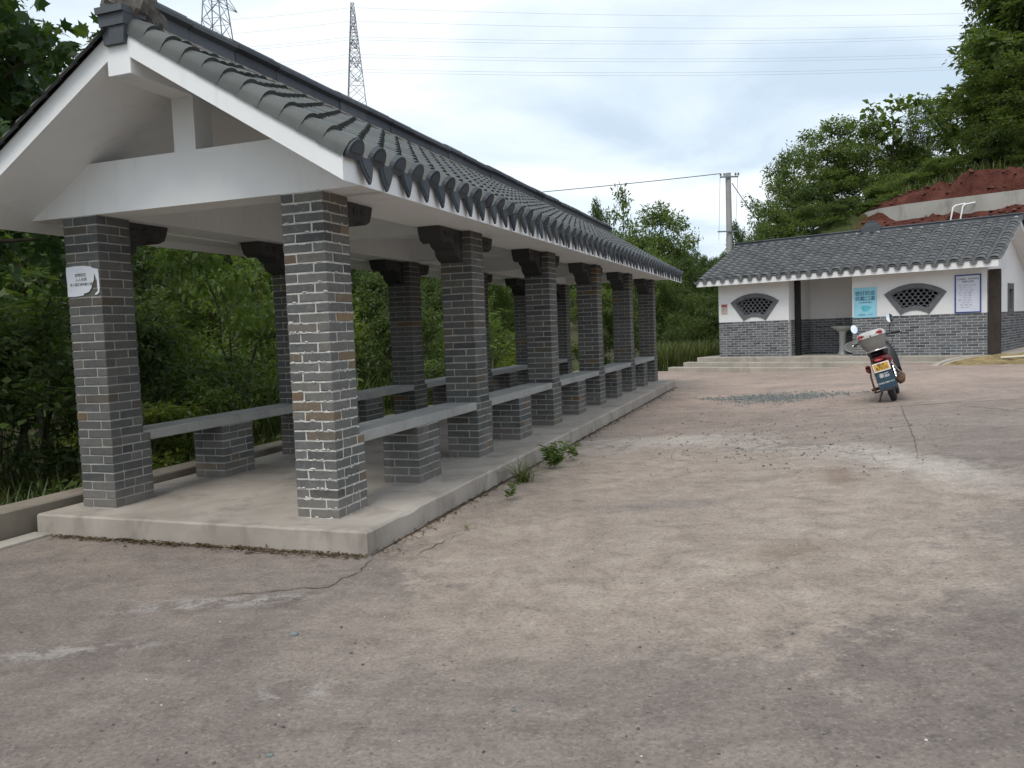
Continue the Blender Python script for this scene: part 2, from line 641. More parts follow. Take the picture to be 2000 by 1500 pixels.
def stone_mat(name, cols):
    t = NT(name)
    rn = t.n("NewGeometry").outputs["Random Per Island"]
    t.base(t.ramp(rn, *[(i / (len(cols) - 1), c) for i, c in enumerate(cols)]), 0.9, 0, 0.25)
    MAT[name] = t.m


stone_mat("gravel_blue", [(0.07, 0.085, 0.085), (0.13, 0.155, 0.155), (0.20, 0.225, 0.22), (0.10, 0.11, 0.105)])
stone_mat("pebble", [(0.13, 0.11, 0.095), (0.07, 0.065, 0.065), (0.20, 0.17, 0.14), (0.30, 0.26, 0.22), (0.09, 0.10, 0.105)])
stone_mat("clod_red", [(0.07, 0.025, 0.018), (0.11, 0.04, 0.03), (0.16, 0.066, 0.048), (0.05, 0.018, 0.014)])
stone_mat("chip_white", [(0.62, 0.6, 0.56), (0.45, 0.42, 0.38)])


def yard_mat():
    t = NT("yard_concrete")
    P = t.pos()
    sep = t.n("SeparateXYZ")
    t.l(P, sep.inputs[0])
    big = t.noise(P, 0.5, 5, 0.6, 0.8)
    c = t.ramp(big, (0.30, (0.195, 0.163, 0.144)), (0.5, (0.260, 0.219, 0.192)), (0.70, (0.330, 0.274, 0.231)))
    # streaks left by sweeping and wheels, running across the yard
    mp = t.n("Mapping")
    mp.inputs["Rotation"].default_value = (0, 0, R(-14))
    mp.inputs["Scale"].default_value = (0.8, 2.2, 1)
    t.l(P, mp.inputs[0])
    st = t.noise(mp.outputs[0], 1.5, 7, 0.68, 1.0)
    c = t.mix(t.ramp(st, (0.34, 0.45), (0.54, 0.0)), c, (0.160, 0.134, 0.120))
    c = t.mix(t.ramp(st, (0.56, 0.0), (0.74, 0.4)), c, (0.388, 0.328, 0.276))
    wob = t.noise(P, 0.6, 5, 0.62, 0.9)
    fine = t.noise(P, 8, 6, 0.7)
    w2 = t.math("MULTIPLY", t.math("SUBTRACT", wob, 0.5), 0.9)
    f2 = t.math("MULTIPLY", t.math("SUBTRACT", fine, 0.5), 0.75)
    wf = t.math("ADD", w2, f2)

    def blob(cx, cy, rx, ry, rot=0.0):
        x = t.math("SUBTRACT", sep.outputs[0], cx)
        y = t.math("SUBTRACT", sep.outputs[1], cy)
        ca, sa = math.cos(rot), math.sin(rot)
        xr = t.math("ADD", t.math("MULTIPLY", x, ca), t.math("MULTIPLY", y, sa))
        yr = t.math("SUBTRACT", t.math("MULTIPLY", y, ca), t.math("MULTIPLY", x, sa))
        dx, dy = t.math("DIVIDE", xr, rx), t.math("DIVIDE", yr, ry)
        return t.math("ADD", t.math("SQRT", t.math("ADD", t.math("MULTIPLY", dx, dx), t.math("MULTIPLY", dy, dy))), wf)

    # the sheet of dried sand in front of the shelter
    d1 = blob(1.35, 6.7, 2.5, 3.3)
    sand = t.ramp(t.noise(P, 2.6, 7, 0.7, 0.6), (0.3, (0.276, 0.226, 0.186)), (0.5, (0.361, 0.299, 0.248)), (0.7, (0.446, 0.378, 0.318)))
    c = t.mix(t.ramp(d1, (0.84, 0.9), (0.98, 0.0)), c, sand)
    d3 = blob(0.4, 4.2, 1.5, 0.85, 0.35)
    c = t.mix(t.ramp(d3, (0.45, 0.75), (1.0, 0.0)), c, sand)
    # pale tide line on the far rim of the dried puddle
    rim = t.math("ABSOLUTE", t.math("SUBTRACT", d1, 1.0))
    ymask = t.ramp(t.math("MULTIPLY", sep.outputs[1], 0.1), (0.60, 0.0), (0.85, 1.0))
    c = t.mix(t.math("MULTIPLY", t.ramp(rim, (0.0, 0.6), (0.14, 0.0)), ymask), c, (0.518, 0.461, 0.406))
    c = t.mix(t.ramp(blob(3.75, 7.6, 0.42, 1.9), (0.3, 0.7), (1.0, 0.0)), c, (0.518, 0.461, 0.411))
    c = t.mix(t.ramp(blob(1.9, 10.4, 1.7, 0.55), (0.3, 0.55), (1.0, 0.0)), c, (0.495, 0.456, 0.418))
    # heaps of coarse brown silt and damp spots inside it
    c = t.mix(t.ramp(blob(2.95, 7.3, 0.22, 0.75, -0.25), (0.35, 0.7), (0.95, 0.0)), c, (0.236, 0.174, 0.135))
    c = t.mix(t.ramp(blob(1.75, 5.05, 0.5, 0.28, 0.3), (0.3, 0.65), (0.95, 0.0)), c, (0.248, 0.192, 0.148))
    c = t.mix(t.ramp(blob(1.15, 6.6, 0.9, 0.22, 0.1), (0.2, 0.6), (1.0, 0.0)), c, (0.201, 0.174, 0.165))
    mo = t.noise(P, 5.5, 7, 0.72, 0.6)
    flake = t.ramp(mo, (0.47, 0.0), (0.53, 1.0))
    # pale slurry skins before the platform
    c = t.mix(t.math("MULTIPLY", flake, t.ramp(blob(-1.75, 4.55, 0.75, 0.13, 0.1), (0.4, 0.62), (1.05, 0.0))), c, (0.424, 0.402, 0.382))
    c = t.mix(t.math("MULTIPLY", flake, t.ramp(blob(-0.95, 3.35, 0.20, 0.16, 0.2), (0.4, 0.62), (1.05, 0.0))), c, (0.424, 0.396, 0.376))
    c = t.mix(t.math("MULTIPLY", flake, t.ramp(blob(-2.2, 3.9, 0.55, 0.09, 0.1), (0.4, 0.62), (1.05, 0.0))), c, (0.401, 0.373, 0.347))
    # reddish mud washed towards the far side
    far = t.ramp(t.math("MULTIPLY", sep.outputs[1], 0.04), (0.36, 0.0), (0.62, 0.7))
    redn = t.math("MULTIPLY", far, t.ramp(t.noise(P, 0.8, 6, 0.6, 0.5), (0.3, 0.25), (0.65, 1.0)))
    c = t.mix(redn, c, (0.484, 0.367, 0.300))
    # dark damp stains and grit
    dk = t.noise(P, 1.7, 6, 0.62, 1.4)
    c = t.mix(t.ramp(dk, (0.57, 0.0), (0.74, 0.6)), c, t.mix(1.0, c, (0.55, 0.54, 0.54), "MULTIPLY"))
    c = t.mix(t.ramp(mo, (0.36, 0.55), (0.52, 0.0)), c, t.mix(1.0, c, (0.66, 0.65, 0.65), "MULTIPLY"))
    c = t.mix(t.ramp(mo, (0.55, 0.0), (0.7, 0.5)), c, t.mix(1.0, c, (1.3, 1.28, 1.25), "MULTIPLY"))
    # scrape marks of a wheel, broken pale dashes
    mq = t.n("Mapping")
    mq.inputs["Rotation"].default_value = (0, 0, R(8))
    mq.inputs["Scale"].default_value = (5, 60, 1)
    t.l(P, mq.inputs[0])
    da = t.noise(mq.outputs[0], 1.0, 3, 0.6)
    c = t.mix(t.math("MULTIPLY", t.ramp(da, (0.56, 0.0), (0.66, 0.8)), t.ramp(blob(2.35, 4.1, 0.16, 0.75, 0.12), (0.5, 1.0), (1.0, 0.0))), c, (0.44, 0.40, 0.35))
    da2 = t.noise(t.scaled(P, (3, 14, 1)), 1.6, 5, 0.7)
    c = t.mix(t.ramp(da2, (0.66, 0.0), (0.74, 0.5)), c, (0.42, 0.37, 0.32))
    vo = t.n("TexVoronoi")
    vo.inputs["Scale"].default_value = 85
    t.l(P, vo.inputs["Vector"])
    ag = t.n("SeparateColor")
    t.l(vo.outputs["Color"], ag.inputs[0])
    c = t.mix(t.ramp(ag.outputs[0], (0.0, 0.28), (0.2, 0.0), (0.85, 0.0), (1.0, 0.28)), c, t.mix(t.ramp(ag.outputs[0], (0.4, 0.0), (0.6, 1.0)), (0.07, 0.062, 0.057), (0.44, 0.39, 0.34)))
    gr = t.noise(P, 42, 6, 0.8)
    c = t.mix(t.ramp(gr, (0.32, 0.75), (0.5, 0.0)), c, t.mix(1.0, c, (0.5, 0.49, 0.48), "MULTIPLY"))
    c = t.mix(t.ramp(gr, (0.54, 0.0), (0.72, 0.7)), c, t.mix(1.0, c, (1.5, 1.46, 1.42), "MULTIPLY"))
    t.base(c, 0.93, 0, 0.2)
    h = t.math("ADD", t.math("MULTIPLY", gr, 0.8), t.math("MULTIPLY", fine, 1.0))
    t.bump(h, 0.8, 0.016)
    MAT["yard"] = t.m


yard_mat()


def soil_mat():
    t = NT("hillside_soil")
    at_ = t.n("Attribute", attribute_name="bare")
    n = t.noise(t.pos(), 1.6, 8, 0.7, 0.4)
    red = t.ramp(n, (0.3, (0.055, 0.019, 0.015)), (0.5, (0.10, 0.035, 0.026)), (0.72, (0.155, 0.062, 0.045)))
    grn = t.ramp(n, (0.3, (0.035, 0.05, 0.018)), (0.7, (0.08, 0.10, 0.035)))
    t.base(t.mix(at_.outputs["Fac"], grn, red), 0.95, 0, 0.15)
    t.bump(t.noise(t.pos(), 5, 8, 0.7), 0.8, 0.12)
    MAT["hill"] = t.m
    t = NT("forest_floor")
    n = t.noise(t.pos(), 0.9, 8, 0.65)
    t.base(t.ramp(n, (0.3, (0.035, 0.04, 0.016)), (0.55, (0.07, 0.065, 0.03)), (0.75, (0.06, 0.085, 0.025))), 0.95, 0, 0.15)
    MAT["terrain"] = t.m


soil_mat()


def text(name, s, size, mat, parent, matrix, bold=0.0, align="CENTER"):
    cu = bpy.data.curves.new(name, "FONT")
    cu.body = s
    cu.size = size
    cu.align_x = align
    cu.align_y = "CENTER"
    cu.offset = bold * size
    cu.resolution_u = 2
    tmp = bpy.data.objects.new(name, cu)
    link(tmp)
    dg = bpy.context.evaluated_depsgraph_get()
    me = bpy.data.meshes.new_from_object(tmp.evaluated_get(dg))
    bpy.data.objects.remove(tmp)
    bpy.data.curves.remove(cu)
    me.materials.clear()
    me.materials.append(mat)
    return new_obj(name, me, parent, None, None, matrix)

# ================================================================== THE SETTING
def grid_mesh(name, us, vs, fn, mat, keep=None, smooth=True):
    U, V = np.meshgrid(us, vs, indexing="ij")
    P = fn(U, V)
    nu, nv = U.shape
    idx = np.arange(nu * nv).reshape(nu, nv)
    f = np.stack([idx[:-1, :-1], idx[1:, :-1], idx[1:, 1:], idx[:-1, 1:]], -1).reshape(-1, 4)
    if keep is not None:
        uc = (U[:-1, :-1] + U[1:, 1:]).ravel() / 2
        vc = (V[:-1, :-1] + V[1:, 1:]).ravel() / 2
        f = f[keep(uc, vc)]
    return np_mesh(name, P.reshape(-1, 3), f, mat, smooth)


def pav_np(U, V):
    return PAV_O.x + PU.x * U + PV.x * V, PAV_O.y + PU.y * U + PV.y * V


def wave(x, y, s=1.0):
    return (np.sin(x * 1.3 * s + 0.7) * np.cos(y * 1.1 * s + 1.9) + 0.5 * np.sin(x * 2.9 * s + y * 1.7 * s) + 0.35 * np.cos(x * 4.7 * s - y * 3.9 * s + 2.1)) / 1.85


def terrain_z(x, y):
    x, y = np.asarray(x, float), np.asarray(y, float)
    v = (x - PAV_O.x) * PV.x + (y - PAV_O.y) * PV.y
    z = -0.10 - 0.05 * np.clip(v - 3.4, 0, 14) + 0.04 * wave(x, y, 0.4)
    z = np.where(v < 3.5, -0.12, z)
    z = z + 7.0 * sstep((y - 36) / 70) + 0.02 * np.clip(np.abs(x) - 60, 0, 400)
    return z


def f_yard(U, V):
    x, y = pav_np(U, V)
    return np.stack([x, y, ground_z(x, y) + 0.006 * wave(x, y, 0.7)], -1)


yard = new_obj("yard", grid_mesh("yard", np.linspace(-10, 21, 125), np.linspace(-30, 3.08, 133), f_yard, MAT["yard"]))
tag(yard, "dusty cracked concrete yard with dried sand patches", kind="structure")


def f_terr(U, V):
    return np.stack([U, V, terrain_z(U, V)], -1)


def spaced(a, n, p=2.2):
    t = np.linspace(-1, 1, n)
    return np.sign(t) * np.abs(t) ** p * a


terr = new_obj("terrain", grid_mesh("terrain", spaced(700, 111), 20 + spaced(700, 111), f_terr, MAT["terrain"]))
tag(terr, "forest floor and fields around the yard", kind="structure")


def hill_z(a, d):
    s = sstep((a + 17) / 11.0)
    cut = 4.85 * sstep((d - 5.8) / 2.2)
    up = 0.40 * sstep((d - 8.02) / 0.12) * sstep((a + 6.2) / 1.2)
    bank = (0.42 + 0.58 * sstep((a + 5.2) / 3.0)) * sstep((d - 8.3) / (0.45 + 0.26 * wave(a * 3.1, a * 0.7) + 0.08 * wave(a * 8.1, a * 2.7)))
    beyond = 0.24 * np.clip(d - 9.3, 0, 60) - 0.0016 * np.clip(d - 9.3, 0, 60) ** 2
    rough = 0.16 * wave(a * 2.1, d * 2.3) * sstep((d - 6) / 2) + 0.09 * wave(a * 6.3, d * 5.9) * sstep((d - 6) / 2) + 0.05 * wave(a * 14.3, d * 9.9) * sstep((d - 6) / 2)
    rough = rough * (1 - 0.8 * ((d > 7.9) & (d < 8.5)))
    return -0.25 + (cut + up + bank + beyond + rough) * s + 0.3 * s


def f_hill(A, Dd):
    x = H_O.x + HE.x * A + HD.x * Dd
    y = H_O.y + HE.y * A + HD.y * Dd
    return np.stack([x, y, hill_z(A, Dd)], -1)


_al = np.concatenate([np.linspace(-24, -8, 33), np.linspace(-7.8, 4, 100), np.linspace(4.5, 40, 45)])
_dd = np.concatenate([np.linspace(4.7, 7.8, 32), np.linspace(7.85, 9.6, 50), np.linspace(10, 60, 60)])
hill_me = grid_mesh("hillside", _al, _dd, f_hill, MAT["hill"])
A_, D_ = np.meshgrid(_al, _dd, indexing="ij")
bare = sstep((A_ + 6.3) / 1.2) * (D_ < 9.25 + 0.18 * wave(A_ * 1.7, A_ * 0.3))
hill_me.attributes.new("bare", "FLOAT", "POINT").data.foreach_set("value", bare.ravel().astype(np.float32))
hill = tag(new_obj("hillside", hill_me), "red earth hillside cut back behind the restroom", kind="structure")

# cracks in the yard: dirt-filled gaps lying in the slab
rng = random.Random(5)


def crack(pts, w=0.012, amp=0.03):
    P = []
    for (a, b) in zip(pts[:-1], pts[1:]):
        n = max(2, int((Vector(b) - Vector(a)).length / 0.06))
        for i in range(n):
            t = i / n
            P.append(Vector((a[0] + (b[0] - a[0]) * t + rng.uniform(-amp, amp) * 0.5, a[1] + (b[1] - a[1]) * t + rng.uniform(-amp, amp))))
    mb = MB()
    vs, fs = [], []
    for i, p in enumerate(P):
        d = (P[min(i + 1, len(P) - 1)] - P[max(i - 1, 0)])
        d = d.normalized() if d.length > 0 else Vector((1, 0))
        nrm = Vector((-d.y, d.x))
        taper = min(1, 4 * i / len(P) + 0.1, 4 * (len(P) - i) / len(P) + 0.1) * rng.uniform(0.4, 1.1)
        for sgn in (-1, 1):
            q = p + nrm * (w * 0.36 * taper * sgn)
            vs.append((q.x, q.y, float(ground_z(q.x, q.y)) + 0.006 * float(wave(q.x, q.y, 0.7)) + 0.004))
    for i in range(len(P) - 1):
        fs.append((2 * i, 2 * i + 2, 2 * i + 3, 2 * i + 1))
    mb.add(vs, fs)
    o = mb.build("crack", MAT["ink_black"] if False else MAT["twig"], yard)
    return o


def gp(px, py, z=0.0):
    d = C_F + C_R * ((px - 1000) / F_PX) - C_U * ((py - 750) / F_PX)
    k = (z - CAM_H) / d.z
    return (d.x * k, d.y * k)


crack([gp(365, 1178), gp(470, 1160), gp(590, 1150), gp(640, 1145), gp(700, 1118), gp(735, 1085)], 0.014)
crack([gp(808, 1085), gp(850, 1065), gp(915, 1035)], 0.012)
crack([gp(30, 1238), gp(75, 1230)], 0.018)
crack([gp(1757, 790, .12), gp(1785, 860, .1), gp(1795, 915, .08)], 0.011, 0.02)
crack([gp(1150, 880), gp(1330, 884), gp(1480, 882), gp(1600, 886), gp(1700, 905), gp(1730, 930)], 0.016, 0.05)
crack([gp(1880, 800, .15), gp(1940, 808, .15), gp(2010, 818, .15)], 0.02)

crack([gp(1560, 804, .08), gp(1700, 797, .12), gp(1850, 791, .17), gp(2020, 786, .2)], 0.03, 0.015)

for _a, _b in ((0, 4.5), (4.5, 9.5), (9.5, 14.4)):
    crack([tuple(pav(_a + (_b - _a) * k / 8, -.022)[:2]) for k in range(9)], 0.07 if _a < 5 else .05, 0.012)
crack([tuple(pav(-.02, 2.8 * k / 8)[:2]) for k in range(9)], 0.03, 0.012)

# low kerb wall and gutter behind the shelter
kw = MB()
kw.cbox(-9, 21, 3.135, 3.42, -0.5, 0.22, 0.012)
kerb = kw.build("kerb_wall", MAT["concrete_kerb"], None, None, Matrix.Translation(PAV_O) @ Matrix.Rotation(PAV_ROT, 4, "Z"))
tag(kerb, "low stained concrete kerb wall running behind the open shelter", "wall")
gt = MB()
gt.cbox(-9, 0.0, 2.87, 3.06, -0.3, 0.02, 0.006)
o = gt.build("gutter_edge", MAT["concrete_step"], None, None, Matrix.Translation(PAV_O) @ Matrix.Rotation(PAV_ROT, 4, "Z"))
tag(o, "pale concrete strip along the gutter", kind="structure")

# ================================================================== THE SHELTER
pavilion = empty("pavilion", PAV_O, PAV_ROT)
tag(pavilion, "long open shelter with grey brick columns, white beams and dark tiled gable roof", "pavilion")
ZT = 0.1667
COL_U0, COL_S, COL_V0, COL_VB = 0.298, 2.7584, 0.397, 2.498
COL_W, COL_CU, COL_CUL = 0.353, 0.345, 0.42
COL_TOP = 2.545
BJ = 0.0115
M_UV = Matrix(((0, 0, 1, 0), (1, 0, 0, 0), (0, 1, 0, 0), (0, 0, 0, 1)))     # poly (v, z), extruded along u
M_UZ = Matrix(((1, 0, 0, 0), (0, 0, -1, 0), (0, 1, 0, 0), (0, 0, 0, 1)))    # poly (u, z), extruded along -v

def rough_slab(u0, u1, v0, v1, z0, z1, seed, step=0.12, ch=0.012, amp=0.005):
    """slab with worn, slightly uneven edges"""
    r_ = random.Random(seed)
    nu, nv = int((u1 - u0) / step), int((v1 - v0) / step)
    per = [(u0 + (u1 - u0) * i / nu, v0) for i in range(nu)] + [(u1, v0 + (v1 - v0) * i / nv) for i in range(nv)]
    per += [(u1 - (u1 - u0) * i / nu, v1) for i in range(nu)] + [(u0, v1 - (v1 - v0) * i / nv) for i in range(nv)]
    n_ = len(per)
    cu_, cv_ = (u0 + u1) / 2, (v0 + v1) / 2

    def ins(p, d):
        return (min(max(p[0], u0 + d), u1 - d), min(max(p[1], v0 + d), v1 - d))
    bot = [(*p, z0) for p in per]
    chip = [r_.random() < .07 for _ in per]
    mid = [(*ins(p, r_.uniform(0, amp * .8)), z1 - ch * (2.0 if c_ else 1) - r_.uniform(0, amp)) for p, c_ in zip(per, chip)]
    top = [(*ins(p, ch * (1.8 if c_ else 1) + r_.uniform(0, amp)), z1) for p, c_ in zip(per, chip)]
    b_ = MB()
    b_.add(bot + mid + top, [(k * n_ + i, k * n_ + (i + 1) % n_, (k + 1) * n_ + (i + 1) % n_, (k + 1) * n_ + i) for k in range(2) for i in range(n_)] + [tuple(range(2 * n_, 3 * n_))])
    return b_


pf = rough_slab(0, 14.494, 0, 3.03, -0.25, ZT, 3)
pf.build("platform", MAT["concrete_platform"], pavilion)

_bcache = {}


def brick_mesh(lx, ly, lz, mat, var):
    k = (round(lx, 3), round(ly, 3), round(lz, 3), mat.name, var)
    if k not in _bcache:
        r = random.Random(hash(k[:3]) + var * 77)
        b = MB()
        b.cbox(-lx / 2, lx / 2, -ly / 2, ly / 2, -lz / 2, lz / 2, 0.0035)
        b.v = [(x + r.uniform(-.002, .002), y + r.uniform(-.002, .002), z + r.uniform(-.0022, .0022)) for x, y, z in b.v]
        _bcache[k] = b.mesh("brick", mat)
    return _bcache[k]


def pinwheel(u0, u1, v0, v1, z0, n, ch, t=0.1, j=BJ):
    out = []
    for c in range(n):
        z = z0 + c * ch + ch / 2
        if c % 2 == 0:
            runs = [("v", u0, u0 + t, v0, v1 - t - j), ("u", v1 - t, v1, u0, u1 - t - j), ("v", u1 - t, u1, v0 + t + j, v1), ("u", v0, v0 + t, u0 + t + j, u1)]
        else:
            runs = [("v", u0, u0 + t, v0 + t + j, v1), ("u", v0, v0 + t, u0, u1 - t - j), ("v", u1 - t, u1, v0, v1 - t - j), ("u", v1 - t, v1, u0 + t + j, u1)]
        for ax, a0, a1, b0, b1 in runs:
            L = b1 - b0
            cuts = [(b0, b1)]
            if L > 0.29:
                k = b0 + L * (0.66 if c % 4 < 2 else 0.36)
                cuts = [(b0, k - j / 2), (k + j / 2, b1)]
            for p, q in cuts:
                if ax == "v":
                    out.append(((a0 + a1) / 2, (p + q) / 2, z, a1 - a0, q - p, ch - j))
                else:
                    out.append(((p + q) / 2, (a0 + a1) / 2, z, q - p, a1 - a0, ch - j))
    return out


def lay(parent, bricks, mat, single, seed=1, push=0.0015):
    """lay bricks on a mortar core: each an object where the photo lets you pick them apart, else one joined part"""
    r = random.Random(seed)
    if single:
        for (x, y, z, lx, ly, lz) in bricks:
            new_obj("brick", brick_mesh(lx, ly, lz, mat, r.randrange(3)), parent, None,
                    (x + r.uniform(-push, push), y + r.uniform(-push, push), z + r.uniform(-.001, .001)))
    else:
        b = MB()
        for (x, y, z, lx, ly, lz) in bricks:
            b.box(x - lx / 2, x + lx / 2, y - ly / 2, y + ly / 2, z - lz / 2, z + lz / 2)
        tag(b.build("brickwork", mat, parent), kind="stuff")


NC = 33
CH = (COL_TOP - ZT) / NC
cols = []
for row, v0 in enumerate((COL_V0, COL_VB)):
    for k in range(6):
        u0 = COL_U0 + k * COL_S
        near = row == 0 and k == 0
        core = MB()
        i = 0.006 if not near else 0.0045
        zl = ZT + 8 * CH
        core.box(u0 + i, u0 + COL_CU - i, v0 + i, v0 + COL_W - i, zl, COL_TOP + 0.02)
        core.box(u0 + i, u0 + COL_CUL - i, v0 + i, v0 + COL_W - i, ZT - 0.02, zl - 0.001)
        c = core.build("column", MAT["mortar_white" if near else "mortar"], pavilion)
        if near:
            c["label"] = "near corner brick column with thick white smeared mortar"
        jj = 0.012 if near else BJ
        bl = pinwheel(u0, u0 + COL_CUL, v0, v0 + COL_W, ZT, 8, CH, 0.1, jj) + pinwheel(u0, u0 + COL_CU, v0, v0 + COL_W, zl, NC - 8, CH, 0.1, jj)
        lay(c, bl, MAT["brick_pale_joint" if near else "brick_pavilion"], (row == 0 and k < 4) or (row == 1 and k < 2), 10 + row * 10 + k)
        cols.append(c)
        if near:      # mortar squeezed out of the joints and smeared over the brick edges
            r9 = random.Random(91)
            sm_ = MB()
            for cse in range(NC + 1):
                zz = ZT + cse * CH
                for f_ in range(6 if cse > 20 else 13):
                    on_front = r9.random() < .6
                    wu = COL_CUL if cse < 8 else COL_CU
                    w_ = r9.uniform(.006, .03); h_ = r9.uniform(.003, .009)
                    n_ = 7
                    t0 = r9.uniform(0.01, (COL_W if on_front else wu) - .01)
                    zc = zz + r9.uniform(-.008, .008)
                    P_ = [(t0 + w_ * math.cos(a) * r9.uniform(.6, 1.2), zc + h_ * math.sin(a) * r9.uniform(.5, 1.4)) for a in [k_ * 2 * math.pi / n_ for k_ in range(n_)]]
                    if on_front:
                        vs = [(u0 - .0015, v0 + a, b_) for a, b_ in P_] + [(u0 - .0065, v0 + t0, zc)]
                        sm_.add(vs, [(k_, n_, (k_ + 1) % n_)[::1] for k_ in range(n_)])
                    else:
                        vs = [(u0 + a, v0 - .0015, b_) for a, b_ in P_] + [(u0 + t0, v0 - .0065, zc)]
                        sm_.add(vs, [(k_, (k_ + 1) % n_, n_) for k_ in range(n_)])
            tag(sm_.build("mortar_smears", MAT["mortar_white"], c), kind="stuff")

for row, v0 in enumerate((COL_V0, COL_VB)):
    for k in range(5):
        u0 = COL_U0 + k * COL_S + 1.337
        core = MB()
        core.box(u0 + .006, u0 + .46 - .006, v0 + .006, v0 + COL_W - .006, ZT - .02, 0.674)
        c = core.build("bench_pier", MAT["mortar"], pavilion)
        lay(c, pinwheel(u0, u0 + .46, v0, v0 + COL_W, ZT, 7, (0.674 - ZT) / 7), MAT["brick_pavilion"], (row == 0 and k < 3) or (row == 1 and k < 1), 50 + row * 10 + k)
        sl = MB()
        sl.cbox(COL_U0 + k * COL_S + COL_CU - 0.002, COL_U0 + (k + 1) * COL_S + 0.003, v0 + 0.006, v0 + COL_W - .006, 0.675, 0.76, 0.006)
        sl.build("bench_slab", MAT["concrete_bench"], pavilion)

# roof shell, beams
RV0, RVC, RV1 = -0.12, 1.595, 3.31
RZ, RS = 2.475, 0.612
RDEP = 0.165
RU0, RU1 = -0.27, 15.15
APEX = RZ + RS * (RVC - RV0)
rs = MB()
rs.prism([(RV0, RZ), (RVC, APEX), (RV1, RZ), (RV1, RZ + RDEP), (RVC, APEX + RDEP), (RV0, RZ + RDEP)], RU0, RU1, M_UV)
roof = rs.build("roof", MAT["plaster_pavilion"], pavilion)
ul = MB()
ul.prism([(RV0 + .03, RZ + RDEP + .03 * RS + .004), (RVC, APEX + RDEP + .004), (RV1 - .03, RZ + RDEP + .03 * RS + .004), (RVC, APEX + RDEP + .012)], RU0 + .06, RU1 - .06, M_UV)
ul.build("underlay", MAT["tile_pavilion"], roof)
rb = MB()
rb.cbox(RU0 - 0.004, RU1 + 0.004, RVC - 0.1, RVC + 0.1, APEX - 0.17, APEX + 0.06, 0.004)
rb.build("ridge_beam", MAT["plaster_pavilion"], pavilion)


def under(v):
    return RZ + RS * (v - RV0) if v < RVC else RZ + RS * (RV1 - v)


for k in range(6):
    u0 = COL_U0 + k * COL_S + 0.004
    tb = MB()
    vb = RV0 + (COL_TOP + 0.004 - RZ) / RS
    vt = RV0 + (2.95 - RZ) / RS
    z0 = COL_TOP + 0.004
    tb.prism([(vb, z0), (RVC * 2 - vb, z0), (RVC * 2 - vt, 2.95), (vt, 2.95)], u0, u0 + 0.28, M_UV)
    tb.build("tie_beam", MAT["plaster_pavilion"], pavilion)
    kp = MB()
    kp.box(u0 + 0.02, u0 + 0.22, RVC - 0.1, RVC + 0.1, 2.949, APEX - 0.168)
    kp.build("king_post", MAT["plaster_pavilion"], pavilion)
for sgn in (0, 1):
    eb = MB()
    a, b = (0.36, 0.77) if sgn == 0 else (2.48, 2.87)
    eb.prism([(a, COL_TOP + .002), (b, COL_TOP + .002), (b, under(b) + .03), (a, under(a) + .03)], COL_U0 + 0.29, 14.42, M_UV)
    eb.build("eave_beam", MAT["plaster_pavilion"], pavilion)
    so = MB()
    a, b = (-0.03, 0.365) if sgn == 0 else (2.872, 3.22)
    so.box(COL_U0 + 0.29, 14.42, a, b, 2.532, 2.55)
    so.build("soffit", MAT["plaster_pavilion"], pavilion)

# carved brackets either side of each column head
br_prof = [(0, 0), (.55, 0), (.53, -.06), (.50, -.125), (.43, -.155), (.34, -.13), (.28, -.14), (.225, -.185), (.17, -.195), (.145, -.26), (.07, -.305), (0, -.32)]
for row, v0 in enumerate((COL_V0, COL_VB)):
    for k in range(6):
        u0 = COL_U0 + k * COL_S
        for sgn in (-1, 1):
            if (sgn < 0 and k == 0) or (sgn > 0 and k == 5):
                continue
            b = MB()
            zz = COL_TOP - 0.002
            uf = u0 - 0.002 if sgn < 0 else u0 + COL_CU + 0.002
            poly = [(uf + sgn * x, zz + z) for x, z in br_prof]
            if sgn < 0:
                poly = poly[::-1]
            b.prism(poly, -(v0 + 0.338), -(v0 + 0.10), M_UZ)
            for (cx, cz, rr) in ((.40, -.07, .04), (.28, -.07, .045), (.14, -.1, .055), (.08, -.22, .04)):
                Mx = Matrix.Translation((uf + sgn * cx, v0 + 0.10, zz + cz)) @ Matrix.Rotation(R(90), 4, "X")
                b.lathe([(rr, -0.002), (rr * .9, 0.008), (rr * .55, 0.012), (rr * .4, 0.004), (0.001, 0.004)], 10, Mx)
            b.build("bracket", MAT["carved"], pavilion)

# ------------------------------------------------------------------ roof tiles
TP = 0.29


def tile_mesh(name, L, mat, hb=0.078, lift=0.03, th=0.026, hw=0.08, edge=False):
    xs = np.array([-.151, -.115, -hw, -hw * .88, -hw * .62, -hw * .33, 0, hw * .33, hw * .62, hw * .88, hw, .115, .151])

    def prof(x):
        return hb * math.sqrt(max(0, 1 - (x / (hw + .0006)) ** 2)) ** 0.9 if abs(x) <= hw else -0.002 - 0.012 * (abs(x) - hw) / (.145 - hw)
    zs = [prof(x) for x in xs]
    if edge:
        xs = xs[:-2]
        xs = np.append(xs, hw + .004)
        zs = zs[:-2] + [-0.03]
    b = MB()
    n = len(xs)
    lf = [lift if abs(x) < hw * .99 else lift * .62 if abs(x) < hw * 1.01 else lift * .12 for x in xs]
    vs = [(x, 0, z) for x, z in zip(xs, zs)] + [(x, L, z + q) for x, z, q in zip(xs, zs, lf)]
    b.add(vs, [(i, i + 1, i + 1 + n, i + n) for i in range(n - 1)], True)
    vs2 = [(x, L, z + q) for x, z, q in zip(xs, zs, lf)] + [(x * 0.95, L - .004, z + q - (th if abs(x) < hw * 1.01 else .005)) for x, z, q in zip(xs, zs, lf)]
    b.add(vs2, [(i, i + 1, i + 1 + n, i + n) for i in range(n - 1)])
    return b.mesh(name, mat)


